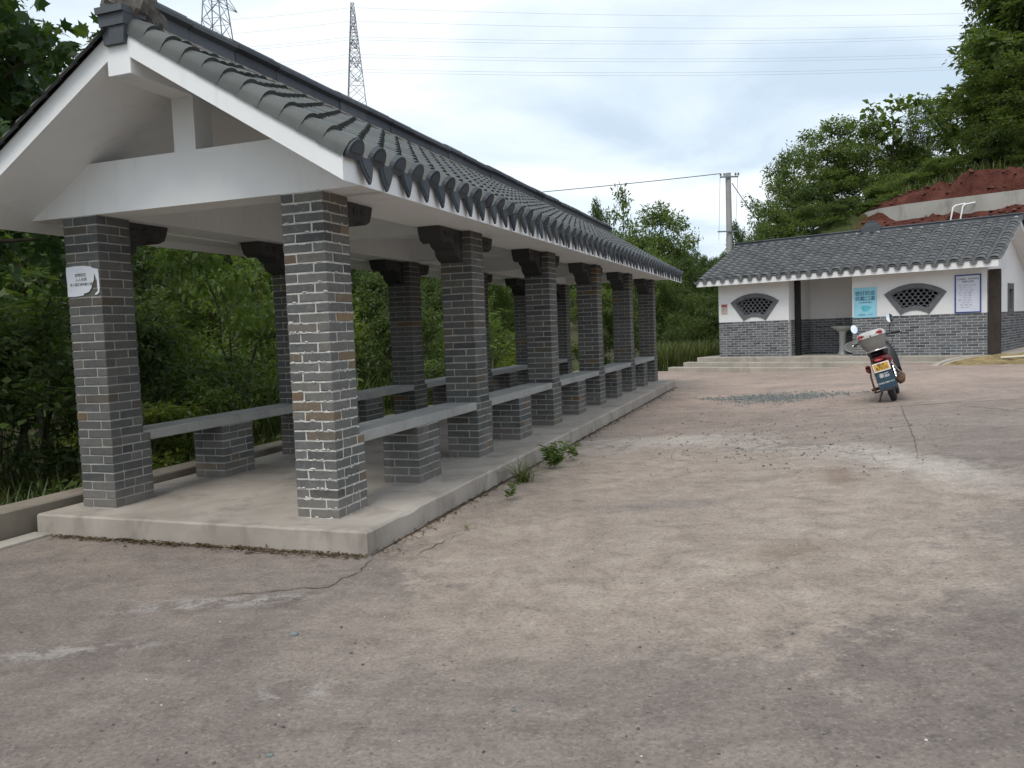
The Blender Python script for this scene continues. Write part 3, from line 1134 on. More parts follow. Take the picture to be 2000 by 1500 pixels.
def slope_mats(c, s, ridge_y, ridge_z, side, xs, rows, expo, start, jit, seed, nrm=0.012):
    """matrices of tiles on a slope. side -1: falls towards -y, +1: towards +y"""
    r = random.Random(seed)
    out = []
    for x in xs:
        dxo = r.uniform(-jit, jit)
        for k in range(rows):
            t = start + k * expo + r.uniform(-jit, jit)
            Y = Vector((0, side * c, -s))
            Z = Vector((0, side * s, c))
            X = Y.cross(Z)
            p = Vector((x + dxo, ridge_y, ridge_z)) + Y * t + Z * (nrm + r.uniform(-jit, jit) * 0.5)
            a = r.uniform(-.012, .012)
            M = Matrix((X, Y, Z)).transposed().to_4x4()
            M.translation = p
            out.append((M @ Matrix.Rotation(a, 4, "Z"), x, k))
    return out


th = math.atan(RS)
cP, sP = math.cos(th), math.sin(th)
EXPO = 0.1765
T_pav = tile_mesh("roof_tile", EXPO + 0.03, MAT["tile_pavilion"])
ncol = 53
xs_p = [RU0 + 0.085 + i * TP for i in range(ncol)]
T_edge = tile_mesh('roof_tile', EXPO + 0.03, MAT['tile_pavilion'], 0.088, 0.03, 0.026, 0.095, True)
SLEN = (RVC - RV0) / cP
rows_p = 11
start_p = SLEN + 0.01 - rows_p * EXPO
allm = slope_mats(cP, sP, RVC, APEX + RDEP, -1, xs_p, rows_p, EXPO, start_p - 0.03, 0.003, 3)
singles = [a for a in allm if a[1] < xs_p[27] + 0.01]
for M, x, k in singles:
    new_obj("roof_tile", T_edge if x < xs_p[0] + .01 else T_pav, roof, None, None, M)
rest = [a[0] for a in allm if a[1] >= xs_p[27] + 0.01]
tag(stamp(T_pav, rest).build("roof_tiling", MAT["tile_pavilion"], roof), kind="stuff")
back = [a[0] for a in slope_mats(cP, sP, RVC, APEX + RDEP, 1, xs_p, rows_p, EXPO, start_p - 0.03, 0.003, 4)]
tag(stamp(T_pav, back).build("roof_tiling", MAT["tile_pavilion"], roof), kind="stuff")

# round end tiles and tongue-shaped drip tiles along the eaves
cap = MB()
pts = [(0.088 * math.cos(a), 0.088 * math.sin(a)) for a in np.linspace(-0.55, math.pi + 0.55, 15)]
cap.prism(pts[::-1] if False else pts, 0, 0.035, Matrix.Identity(4))
capring = [(0.066 * math.cos(a), 0.066 * math.sin(a)) for a in np.linspace(0, math.pi, 9)]
cap.prism(capring, 0.0349, 0.042, Matrix.Identity(4))
CAP = cap.mesh("end_tile", MAT["tile_glazed"])
dr = MB()
tong = [(-.08, 0.03), (-.084, -.025), (-.074, -.065), (-.05, -.11), (-.02, -.155), (0, -.175), (.02, -.155), (.05, -.11), (.074, -.065), (.084, -.025), (.08, .03),
        (.05, .006), (0, -.004), (-.05, .006)]
dr.prism(tong[::-1], 0, 0.016, Matrix.Identity(4))
inn = [(x * 0.72, z * 0.72 - 0.012) for x, z in tong]
dr.prism(inn[::-1], 0.0159, 0.021, Matrix.Identity(4))
DRIP = dr.mesh("drip_tile", MAT["tile_glazed"])


def eave_matrix(x, y, z, side, tilt, roll=0.0):
    """local x along the eave, y up, z outwards"""
    Zv = Vector((0, side, 0))
    Yv = Vector((0, 0, 1))
    Xv = Yv.cross(Zv)
    M = Matrix((Xv, Yv, Zv)).transposed().to_4x4()
    M.translation = (x, y, z)
    return M @ Matrix.Rotation(tilt, 4, "X") @ Matrix.Rotation(roll, 4, "Z")


r = random.Random(8)
ez = RZ + RDEP
for side, yv in ((-1, RV0), (1, RV1)):
    for i, x in enumerate(xs_p):
        Mc = eave_matrix(x, yv + side * 0.02, ez + 0.03, side, R(28) + r.uniform(-.05, .05), r.uniform(-.05, .05))
        Md = eave_matrix(x + TP / 2, yv + side * 0.02, ez + 0.008, side, R(-5) + r.uniform(-.09, .09), r.uniform(-.07, .07))
        if side < 0:
            new_obj("end_tile", CAP, roof, None, None, Mc)
            if i < ncol - 1:
                new_obj("drip_tile", DRIP, roof, None, None, Md)
    if side > 0:
        ms = [eave_matrix(x, yv + 0.012, ez + 0.035, 1, R(28)) for x in xs_p]
        tag(stamp(CAP, ms).build("end_tiling", MAT["tile_glazed"], roof), kind="stuff")

# ridge: moulded blocks end to end
rz = APEX + RDEP
prof = [(-.15, rz - .06), (.15, rz - .06), (.13, rz + .05), (.085, rz + .065), (.075, rz + .165), (.12, rz + .185), (.12, rz + .215), (.085, rz + .225), (.07, rz + .26), (.03, rz + .28),
        (-.03, rz + .28), (-.07, rz + .26), (-.085, rz + .225), (-.12, rz + .215), (-.12, rz + .185), (-.075, rz + .165), (-.085, rz + .065), (-.13, rz + .05)]
u = RU0 + 0.12
r = random.Random(21)
while u < 14.9:
    w = r.uniform(0.50, 0.56)
    b = MB()
    dz, dv = r.uniform(-.006, .006), r.uniform(-.006, .006)
    b.prism([(RVC + x + dv, z + dz) for x, z in prof], u, min(u + w - 0.007, 14.95), M_UV)
    b.build("ridge_block", MAT["ridge_block"], roof)
    u += w
# mortar bedding under the ridge, ragged lower edge
bd = MB()
for sgn in (-1, 1):
    vs, fs = [], []
    nn = 420
    for i in range(nn):
        uu = RU0 + 0.1 + i * (15.0 / nn)
        dn = 0.05 + 0.05 * abs(math.sin(uu * math.pi / TP)) + r.uniform(-.012, .02)
        vs += [(uu, RVC + sgn * .10, rz + .06 + r.uniform(-.004, .004)), (uu, RVC + sgn * (.15 + r.uniform(-.004, .01)), rz + .035 + r.uniform(-.008, .01)), (uu, RVC + sgn * (.16 + dn), rz + .03 - dn * .62 + r.uniform(-.006, .008)), (uu, RVC + sgn * (.16 + dn), rz - .15)]
    for i in range(nn - 1):
        for k in range(3):
            q = (i * 4 + k, i * 4 + k + 1, i * 4 + k + 5, i * 4 + k + 4)
            fs.append(q if sgn < 0 else q[::-1])
    bd.add(vs, fs)
tag(bd.build("ridge_mortar", MAT["mortar_rough"], roof), kind="stuff")
# stepped end piece at the gable apex and its lump of mortar
ep = MB()
ue = RU0 - 0.05
rz0, rz = rz, rz - 0.075
ep.prism([(RVC - .115, rz + .14), (RVC + .115, rz + .14), (RVC + .12, rz + .185), (RVC - .12, rz + .185)], ue - .02, ue + .2, M_UV)
ep.prism([(RVC - .105, rz + .06), (RVC + .105, rz + .06), (RVC + .112, rz + .139), (RVC - .112, rz + .139)], ue, ue + .2, M_UV)
ep.prism([(RVC - .085, rz - .06), (RVC + .085, rz - .06), (RVC + .10, rz + .059), (RVC - .10, rz + .059)], ue + .012, ue + .2, M_UV)
ep.build("ridge_end_ornament", MAT["ridge_block"], roof)
rz = rz0
lm = MB()
nu_, nv_ = 22, 16
vs = []
for i in range(nu_ + 1):
    for k in range(nv_):
        a = 2 * math.pi * k / nv_
        t = i / nu_
        rad = (0.135 + 0.03 * math.sin(7 * t + 2 * a) + r.uniform(-.014, .014)) * min(1, 5 * t + .25, 4 * (1 - t) + .3)
        vs.append((RU0 - .03 + .46 * t + r.uniform(-.008, .008), RVC + rad * 1.05 * math.cos(a), rz + .13 + .05 * (1 - t) + rad * 1.15 * math.sin(a)))
fs = [(i * nv_ + k, i * nv_ + (k + 1) % nv_, (i + 1) * nv_ + (k + 1) % nv_, (i + 1) * nv_ + k) for i in range(nu_) for k in range(nv_)]
lm.add(vs, fs + [tuple(range(nv_))[::-1], tuple(range(nu_ * nv_, nu_ * nv_ + nv_))])
lm.build("ridge_end_mortar", MAT["mortar_rough"], roof)

# ================================================================== THE RESTROOM
house = empty("restroom_building", H_O, -H_ANG)
tag(house, "white restroom building with grey brick base, fan windows and tiled roof", "building")
M_HF = Matrix(((1, 0, 0, 0), (0, 0, -1, 0), (0, 1, 0, 0), (0, 0, 0, 1)))    # poly (along, z), extruded towards the front (-d)
M_HS = Matrix(((0, 0, 1, 0), (1, 0, 0, 0), (0, 1, 0, 0), (0, 0, 0, 1)))     # poly (d, z), extruded along +a
HL, HR, JL, JR, HB = -7.383, 0.0, -5.133, -3.312, 5.4
FZ, WZ = 0.41, 1.48
FAN_C = 1.035


def fan(ac, Ro, ri, ha, n=14):
    p = [(ac + Ro * math.sin(t), FAN_C + Ro * math.cos(t)) for t in np.linspace(-ha, ha, n)]
    p += [(ac + ri * math.sin(t), FAN_C + ri * math.cos(t)) for t in np.linspace(ha, -ha, n)]
    return p[::-1]


HA = R(36.9)


def inset_fan(ac, e):
    """fan outline shrunk by e on every side"""
    ro, ri = 1.289 - e, 0.582 + e * 0.85
    p = []
    for Rr, rev in ((ro, 1), (ri, -1)):
        h = HA - math.asin(min(0.9, e / Rr))
        p += [(ac + Rr * math.sin(t), FAN_C + Rr * math.cos(t)) for t in np.linspace(-h * rev, h * rev, 14)]
    return p[::-1]


# eave underside height at the wall face
HRY, HEZ, HEY = 2.2, 2.60, -0.5
HS = (3.80 - 2.60) / (2.2 + 0.5)


def h_under(d):
    return HEZ + HS * (d - HEY) if d < HRY else HEZ + HS * (2 * HRY - HEY - d)


fans = (-6.2, -1.69)
for (a0, a1), ac in zip(((HL, JL), (JR, HR)), fans):
    w = MB()
    w.prism([(a0, WZ), (a1, WZ), (a1, h_under(0) + .03), (a0, h_under(0) + .03)], -0.16, 0.0, M_HF, [inset_fan(ac, 0.05)])
    w.build("plaster_wall", MAT["plaster_house"], house)
    fr = MB()
    fr.prism(inset_fan(ac, 0), -0.10, 0.022, M_HF, [inset_fan(ac, 0.115)])
    win = fr.build("fan_window", MAT["cement_grey"], house)
    fi = MB()
    fi.prism(inset_fan(ac, 0.113), -0.10, 0.004, M_HF, [inset_fan(ac, 0.135)])
    fi.build("inner_frame", MAT["cement_grey"], win)
    lt = MB()
    pw, ph = 0.142, 0.108
    inner = inset_fan(ac, 0.10)
    for rrow in range(-1, 9):
        for cc in range(-7, 8):
            cx = ac + (cc + 0.5 * (rrow % 2)) * pw
            cz = 1.62 + rrow * ph * 0.78
            dx, dz = cx - ac, cz - FAN_C
            rad, ang = math.hypot(dx, dz), math.atan2(dx, dz)
            if not (0.582 + .03 < rad < 1.289 - .06 and abs(ang) < HA - 0.055 / max(rad, .1)):
                continue
            hexo = [(cx + 0.5 * pw * 1.0 * hx, cz + ph * 0.52 * hz) for hx, hz in ((0, 1), (-1, .5), (-1, -.5), (0, -1), (1, -.5), (1, .5))]
            hexi = [(cx + 0.40 * pw * math.cos(t), cz + 0.41 * ph * math.sin(t)) for t in np.linspace(0, 2 * math.pi, 9)[:-1]]
            lt.prism(hexo, -0.085, -0.045, M_HF, [hexi])
    lt.build("lattice", MAT["cement_grey"], win)

# wainscot cores and brick slips
def slip_rows(x0, x1, n=15, ch=(WZ - FZ) / 15, L=0.236, j=0.0125):
    """(start, end, z) of the bricks of a wall face"""
    out = []
    for c in range(n):
        x = x0 - (0 if c % 2 == 0 else (L + j) * (0.5 if c % 4 == 1 else 0.42))
        while x < x1 - 0.02:
            a, b = max(x, x0), min(x + L, x1)
            if b - a > 0.03:
                out.append((a, b, FZ + c * ch + ch / 2, ch - j))
            x += L + j
    return out


def wains(axis, x0, x1, face, out, single, seed):
    """axis 'a': wall along a at depth `face`; axis 'd': wall along d at a=`face`. out: direction of the outside"""
    core = MB()
    t = 0.15
    o0, o1 = (face - out * t, face - out * 0.004)
    lo, hi = min(o0, o1), max(o0, o1)
    if axis == "a":
        core.box(x0, x1, lo, hi, FZ - .01, WZ - .001)
    else:
        core.box(lo, hi, x0, x1, FZ - .01, WZ - .001)
    c = core.build("wainscot", MAT["mortar_house"], house)
    bl = []
    for a, b, z, h in slip_rows(x0, x1):
        y = face - out * 0.0085
        bl.append(((a + b) / 2, y, z, b - a, 0.02, h) if axis == "a" else (y, (a + b) / 2, z, 0.02, b - a, h))
    lay(c, bl, MAT["brick_house"], single, seed, 0.001)


wains("a", HL, JL, 0.0, -1, True, 71)
wains("a", JR, HR, 0.0, -1, True, 72)
wains("d", 0.16, 1.6, JL, 1, False, 73)
wains("a", JL, JR + .15, 1.6, -1, False, 74)
wains("d", 0.16, HB, HR, 1, False, 75)
wains("d", 0.16, HB, HL, -1, False, 76)


def wallbox(a0, a1, d0, d1, z0, z1, name="plaster_wall"):
    b = MB()
    b.box(a0, a1, d0, d1, z0, z1)
    return b.build(name, MAT["plaster_house"], house)


wallbox(JL - .15, JL, 0.161, 1.6, WZ, h_under(0.16) + .0)
wallbox(JL - .15, JR + .15, 1.602, 1.75, WZ, h_under(1.6))
wallbox(JR, JR + .15, 0.161, 1.601, FZ, h_under(0.16))
wallbox(HL, HR, HB - .15, HB, FZ, h_under(HB))
b = MB()
gp_ = [(0.161, WZ), (HB, WZ), (HB, h_under(HB) + .02), (HRY, h_under(HRY) + .02), (0.161, h_under(0.161) + .02)]
wn_ = [(2.55, 1.52), (3.05, 1.52), (3.05, 2.13), (2.55, 2.13)]
b.prism(gp_, -0.15, 0.0, M_HS, [wn_])
b.build("gable_wall", MAT["plaster_house"], house)
b = MB()
b.prism(gp_, HL - HR, HL - HR + 0.15, M_HS)
b.build("gable_wall", MAT["plaster_house"], house)
b = MB()
b.prism([(2.42, 1.40), (3.18, 1.40), (3.18, 2.26), (2.42, 2.26)], -0.1, 0.02, M_HS, [[(2.56, 1.56), (3.04, 1.56), (3.04, 2.10), (2.56, 2.10)]])
sw = b.build("side_window", MAT["cement_grey"], house)
b = MB()
for i in range(3):
    b.box(-.09, -.06, 2.56 + .14 * (i + .5) - .02, 2.56 + .14 * (i + .5) + .02, 1.56, 2.10)
for i in range(3):
    b.box(-.088, -.062, 2.56, 3.04, 1.56 + .16 * (i + .5) - .02, 1.56 + .16 * (i + .5) + .02)
b.build("lattice", MAT["cement_grey"], sw)

# posts
b = MB()
b.cbox(0.03, 0.285, 0.0, 0.16, FZ - .02, 2.56, 0.008)
b.build("corner_post", MAT["wood_dark"], house)
b = MB()
b.cbox(JL + .004, JL + .15, 0.40, 0.54, FZ - .02, h_under(0.45), 0.006)
b.build("door_post", MAT["post_black"], house)

# steps: three concrete treads along the front
b = MB(); b.cbox(-7.95, 1.3, -0.42, HB + .3, -0.3, FZ, 0.012); b.build("floor_slab", MAT["concrete_step"], house)
b = MB(); b.cbox(-8.25, 1.3, -0.76, -0.421, -0.3, 0.275, 0.014); b.build("step", MAT["concrete_step"], house)
b = MB(); b.cbox(-8.6, 1.3, -1.10, -0.761, -0.3, 0.14, 0.016); b.build("step", MAT["concrete_step"], house)

# roof
HU0, HU1 = -7.86, 0.34
HDEP = 0.17
b = MB()
bz = HB + 0.45
bzz = h_under(bz)
b.prism([(HEY, HEZ), (HRY, HEZ + HS * (HRY - HEY)), (bz, bzz), (bz, bzz + HDEP), (HRY, HEZ + HS * (HRY - HEY) + HDEP), (HEY, HEZ + HDEP)], HU0, HU1, M_HS)
hroof = b.build("roof", MAT["plaster_house"], house)
ul = MB()
_e = HEZ + HDEP + .03 * HS
ul.prism([(HEY + .03, _e + .004), (HRY, HEZ + HS * (HRY - HEY) + HDEP + .004), (bz - .03, bzz + HDEP + .03 * HS + .004), (HRY, HEZ + HS * (HRY - HEY) + HDEP + .012)], HU0 + .06, HU1 - .06, M_HS)
ul.build("underlay", MAT["tile_house"], hroof)
th = math.atan(HS)
cH, sH = math.cos(th), math.sin(th)
SL = (HRY - HEY) / cH
rows_h = 14
EX = (SL - 0.06) / rows_h
T_h = tile_mesh("roof_tile", EX + 0.03, MAT["tile_house"], 0.07, 0.024, 0.02, 0.1)
for _v in T_h.vertices:
    _v.co.x *= 1.06
hz = HEZ + HS * (HRY - HEY) + HDEP
xs_h = [HU0 + 0.15 + i * (HU1 - HU0 - 0.24) / 27 for i in range(28)]
am = slope_mats(cH, sH, HRY, hz, -1, xs_h, rows_h, EX, 0.06 - 0.02, 0.006, 31)
am.sort(key=lambda t: t[1])
for M, x, k in am[-300:]:
    new_obj("roof_tile", T_h, hroof, None, None, M)
tag(stamp(T_h, [t[0] for t in am[:-300]]).build("roof_tiling", MAT["tile_house"], hroof), kind="stuff")
tag(stamp(T_h, [t[0] for t in slope_mats(cH, sH, HRY, hz, 1, xs_h, rows_h, EX, 0.04, 0.006, 32)]).build("roof_tiling", MAT["tile_house"], hroof), kind="stuff")
dm = MB()
lob = [(0.088 * math.cos(t), 0.095 * math.sin(t)) for t in np.linspace(math.pi, 2 * math.pi, 11)]
dm.prism(lob + [(0.088, .02), (.04, -.004), (-.04, -.004), (-.088, .02)], 0, 0.02, Matrix.Identity(4))
LOB = dm.mesh("drip_tile", MAT["tile_house"])
cp = MB()
cp.prism([(0.1 * math.cos(t), 0.068 * math.sin(t)) for t in np.linspace(0, math.pi, 9)], 0, 0.02, Matrix.Identity(4))
HCAP = cp.mesh("end_tile", MAT["tile_house"])
tp = xs_h[1] - xs_h[0]
r = random.Random(12)
for i, x in enumerate(xs_h):
    new_obj("end_tile", HCAP, hroof, None, None, eave_matrix(x, HEY - .012, HEZ + HDEP + .015, -1, R(-18), r.uniform(-.04, .04)))
    new_obj("drip_tile", LOB, hroof, None, None, eave_matrix(x - tp / 2 + .0, HEY - .01, HEZ + HDEP + .0, -1, R(-10) + r.uniform(-.08, .08), r.uniform(-.06, .06)))
# ridge bar in lengths, with a small stepped block at its middle
x = HU0 + 0.05
while x < HU1 + .05:
    w = r.uniform(.95, 1.1)
    b = MB()
    b.prism([(HRY - .13, hz - .05), (HRY + .13, hz - .05), (HRY + .11, hz + .06), (HRY + .07, hz + .07), (HRY + .07, hz + .10), (HRY + .1, hz + .11), (HRY + .09, hz + .135),
             (HRY - .09, hz + .135), (HRY - .1, hz + .11), (HRY - .07, hz + .10), (HRY - .07, hz + .07), (HRY - .11, hz + .06)], x, min(x + w - .006, HU1 + .07), M_HS)
    b.build("ridge_block", MAT["ridge_block"], hroof)
    x += w
b = MB()
b.cbox(-3.75, -3.2, HRY - .14, HRY + .14, hz + .0, hz + .20, .01)
b.cbox(-3.66, -3.29, HRY - .11, HRY + .11, hz + .199, hz + .29, .01)
b.cbox(-3.58, -3.37, HRY - .09, HRY + .09, hz + .289, hz + .36, .01)
b.build("ridge_ornament", MAT["ridge_block"], hroof)
bd = MB()
for x in xs_h:
    rr = r.uniform(.04, .07)
    bd.lathe([(0.002, rr), (rr * .8, rr * .6), (rr, 0), (rr * .8, -rr * .5)], 7, Matrix.Translation((x + r.uniform(-.05, .05), HRY - .16, hz + r.uniform(-.06, -.01))))
tag(bd.build("ridge_mortar", MAT["mortar"], hroof), kind="stuff")

# ------------------------------------------------------------------ things fixed to the restroom wall
HM = Matrix.Translation(H_O) @ Matrix.Rotation(-H_ANG, 4, "Z")
FACE = Matrix(((1, 0, 0, 0), (0, 0, -1, 0), (0, 1, 0, 0), (0, 0, 0, 1)))


def panel(name, a0, a1, z0, z1, mat, label, cat, off=0.0, d=0.0, thick=0.006):
    ac, zc = (a0 + a1) / 2, (z0 + z1) / 2
    M = HM @ Matrix.Translation((ac, d - off, zc)) @ FACE
    b = MB()
    w, h = (a1 - a0) / 2, (z1 - z0) / 2
    b.box(-w, w, -h, h, 0.001, thick)
    o = b.build(name, mat, None, None, M)
    tag(o, label, cat)
    return o, w, h


T = Matrix.Translation
po, w, h = panel("poster", -3.265, -2.655, 1.462, 2.29, MAT["paper_cyan"], "pale blue health poster with dark brush lettering beside the doorway", "poster", 0.012)
text("lettering", "做好防疫", 0.135, MAT["ink_navy"], po, T((0, .25, .008)), 0.004)
text("lettering", "佩戴口罩", 0.135, MAT["ink_navy"], po, T((0, .105, .008)), 0.004)
text("lettering", "少聚集 勤洗手 常通风", 0.036, MAT["ink_navy"], po, T((0, .0, .008)), 0.02)
text("lettering", "疫情防控倡议  人人有责", 0.038, MAT["ink_navy"], po, T((0, -.335, .008)))
b = MB()
b.prism([(.13 * math.cos(t) * (1 + .18 * math.sin(3 * t)) + .02, -.16 + .095 * math.sin(t) * (1 + .12 * math.cos(2 * t))) for t in np.linspace(0, 2 * math.pi, 25)[:-1]], 0.006, 0.0075, Matrix.Identity(4))
b.build("mask_picture", MAT["paper_teal"], po)

bo, w, h = panel("notice_board", -.73, -.125, 1.49, 2.465, MAT["paper_sheet"], "tall white printed notice in a blue frame near the corner post", "notice board", 0.012, 0, 0.012)
b = MB()
e_ = 0.03
b.box(-w, w, h - e_, h, .0121, .026); b.box(-w, w, -h, -h + e_, .0121, .026)
b.box(-w, -w + e_, -h + e_, h - e_, .0121, .026); b.box(w - e_, w, -h + e_, h - e_, .0121, .026)
b.build("frame", MAT["frame_blue"], bo)
text("lettering", "公共厕所、洗手间清洁", 0.05, MAT["ink_navy"], bo, T((0, .37, .0135)), 0.01)
text("lettering", "消毒公示栏", 0.056, MAT["ink_navy"], bo, T((0, .305, .0135)), 0.01)
rr = random.Random(3)
for i, row in enumerate(["日期   消毒时间   地点  签名", "早班    08:00   大厅", "上午    10:00   洗手间", "中午    12:00   门把手", "下午    14:00   地面", "       16:00   便池", "晚班    18:00   水龙头", "       20:00   地面",
                         "每日    消毒    通风", "       备注    签字"]):
    text("lettering", row, 0.034, MAT["ink_grey"], bo, T((-.22 + .02 * (i % 3), .21 - i * .062, .0135)), 0.008, "LEFT")
nb, w, h = panel("notice_card", -7.285, -7.09, 1.742, 2.035, MAT["notice_beige"], "small beige card with red heading on the white wall end", "notice", 0.012)
b = MB(); b.box(-w, w, .06, h, .0061, .0075); b.build("heading", MAT["notice_red"], nb)
for i in range(4):
    text("lettering", "注意卫生节约用水", 0.02, MAT["ink_grey"], nb, T((0, .03 - i * .038, .0075)))

# washbasin in the doorway
ws = empty("washbasin", HM @ Vector((-4.02, 1.22, FZ)), -H_ANG)
tag(ws, "white ceramic pedestal washbasin inside the doorway", "washbasin")
b = MB(); b.lathe([(.15, 0), (.14, .02), (.105, .1), (.095, .4), (.10, .6), (.13, .68)], 20); b.build("pedestal", MAT["ceramic"], ws)
b = MB()
b.lathe([(.10, .66), (.16, .70), (.25, .76), (.285, .80), (.29, .825), (.27, .83), (.24, .80), (.15, .745), (.03, .735), (.002, .735)], 24, Matrix.Diagonal((1.12, .85, 1, 1)))
b.build("bowl", MAT["ceramic"], ws)
b = MB(); b.tube([(0, .17, .81), (0, .17, .93), (0, .12, .965), (0, .05, .95)], .016, 8); b.build("tap", MAT["chrome"], ws)
pn = empty("squat_pan", HM @ Vector((-3.62, 1.1, FZ)), -H_ANG + .3)
tag(pn, "white ceramic squat pan leaning on its side beside the washbasin", "squat pan")
Mp = Matrix.Translation((0, 0, .2)) @ Matrix.Rotation(R(62), 4, "X") @ Matrix.Diagonal((1.5, .95, 1, 1))
b = MB(); b.lathe([(.05, -.16), (.10, -.14), (.17, -.04), (.20, 0), (.205, .02), (.185, .02), (.15, -.03), (.06, -.1), (.002, -.1)], 20, Mp); b.build("bowl", MAT["ceramic"], pn)
b = MB(); b.tube([(-.05, .1, .12), (-.05, .16, .06), (.1, .17, .05)], .05, 10); b.build("outlet", MAT["ceramic"], pn)

# ramp at the corner, with its kerb, and the bamboo mat lying on it
rp = MB()
ramp_pts = [(-.72, -2.36, .16), (2.6, -1.1, .2), (2.6, .3, .43), (-.05, -.43, .412)]
gx = np.linspace(0, 1, 13)


def ramp_p(s, t):
    a = Vector(ramp_pts[0]) * (1 - s) + Vector(ramp_pts[1]) * s
    b_ = Vector(ramp_pts[3]) * (1 - s) + Vector(ramp_pts[2]) * s
    q = a * (1 - t) + b_ * t
    q.x += -0.22 * math.sin(math.pi * t) * (1 - s)
    q.z += 0.05 * math.sin(math.pi * t) - 0.05 * (1 - t)
    return q


vs, fs = [], []
for i in range(13):
    for j in range(9):
        vs.append(ramp_p(i / 12, j / 8))
for i in range(12):
    for j in range(8):
        a = i * 9 + j
        fs.append((a, a + 9, a + 10, a + 1))
base = len(vs)
vs += [(p[0], p[1], -.3) for p in vs]
for j in range(8):
    fs.append((j, j + 1, base + j + 1, base + j))
for i in range(12):
    fs.append((i * 9, base + i * 9, base + i * 9 + 9, i * 9 + 9))
ramp = empty("ramp", H_O, -H_ANG)
tag(ramp, "short concrete ramp with a pale curved kerb at the restroom corner", "ramp")
rp.add(vs, fs)
rp.build("ramp_surface", MAT["concrete_step"], ramp)
kb = MB()
kv = []
for j in range(17):
    q = ramp_p(0, j / 16)
    kv.append([(q.x - .09, q.y, -.25), (q.x - .09, q.y, q.z + .03), (q.x + .05, q.y, q.z + .035), (q.x + .05, q.y, -.25)])
vs = [p for k in kv for p in k]
fs = [(i * 4 + k, i * 4 + k + 1, i * 4 + k + 5, i * 4 + k + 4) for i in range(16) for k in range(3)] + [(0, 3, 2, 1)]
kb.add(vs, [f[::-1] for f in fs])
kb.build("ramp_kerb", MAT["concrete_step"], ramp)
mat_ = empty("bamboo_mat", H_O, -H_ANG)
tag(mat_, "weathered brown mat of split bamboo poles lying across the ramp", "bamboo mat")
r = random.Random(15)
N = 46
for i in range(N):
    s0 = 0.03 + (i / N) * 1.05
    s1 = s0 + 0.16
    P = []
    for t in np.linspace(0.02, 0.94, 7):
        s = s0 + (s1 - s0) * t
        if s < 1.0:
            q = ramp_p(min(s, 1), t)
            P.append((q.x, q.y, q.z + 0.026 + 0.014 * math.sin(6 * t + i) + r.uniform(-.004, .006)))
    if len(P) > 2:
        b = MB(); b.tube(P, r.uniform(.02, .034), 6)
        b.build("bamboo_pole", MAT["bamboo"], mat_)
b = MB()
q0, q1 = ramp_p(.36, .42), ramp_p(.95, .6)
b.tube([(q0.x, q0.y, q0.z + .10), ((q0.x + q1.x) / 2, (q0.y + q1.y) / 2, (q0.z + q1.z) / 2 + .11), (q1.x, q1.y, q1.z + .12)], .028, 8)
o = b.build("loose_pole", MAT["bamboo_pale"], None, None, HM.copy())
tag(o, "single pale bamboo pole lying on the brown bamboo mat", "pole")

# ------------------------------------------------------------------ torn notice on the far front column
PM = Matrix.Translation(PAV_O) @ Matrix.Rotation(PAV_ROT, 4, "Z")
NM = PM @ Matrix.Translation((COL_U0 - 0.004, COL_VB + COL_W / 2, 2.03)) @ Matrix(((0, 0, -1, 0), (-1, 0, 0, 0), (0, 1, 0, 0), (0, 0, 0, 1)))
W2, H2 = .170, .122
outline = [(-W2, -H2), (-.1, -H2 - .003), (-.03, -H2 + .002), (.0, -H2 + .006), (.004, -H2 + .022), (.03, -.1), (.06, -.09), (.085, -.06), (.10, -.02), (.118, .0), (.125, .055), (.135, .03), (.148, 0),
           (.15, -.09), (.125, -.105), (.115, -.118), (.14, -.118), (.165, -.1), (.172, -.06), (.17, .05), (.165, .088), (.12, .095), (.09, .11), (.02, .12), (-.08, .122), (-W2, .115), (-W2 - .002, .05), (-W2 + .003, -.02)]
b = MB(); b.prism(outline, 0.0, 0.0025, Matrix.Identity(4))
nt = b.build("torn_notice", MAT["paper_white"], None, None, NM)
tag(nt, "torn white paper notice pasted high on the far front column", "notice")
text("lettering", "疫情防控", .030, MAT["ink_black"], nt, T((-.02, .045, .004)))
text("lettering", "人人有责", .030, MAT["ink_black"], nt, T((-.015, .008, .004)))
text("lettering", "进入园区请佩戴口罩", .026, MAT["ink_black"], nt, T((-.02, -.03, .004)))

# ================================================================== THE SCOOTER
LEAN = R(-17.5)
_g = 0.15
for _ in range(6):
    _x, _y = gp(1748, 783, _g)
    _g = float(ground_z(_x, _y))
sc_h = R(27.5)
moto = empty("motor_scooter", (_x, _y, _g + .006))
moto.rotation_euler = Matrix.Rotation(-sc_h, 4, "Z").to_euler()
tag(moto, "dusty red and grey motor scooter with rear box leaning on its kickstand", "scooter")
LM = Matrix.Rotation(LEAN, 4, "Y")
SC = 1.03
LMS = LM @ Matrix.Scale(SC, 4)


def sp(name, b, mat, parent=None):
    return b.build(name, MAT[mat], moto if parent is None else parent, None, LMS if parent is None else None)


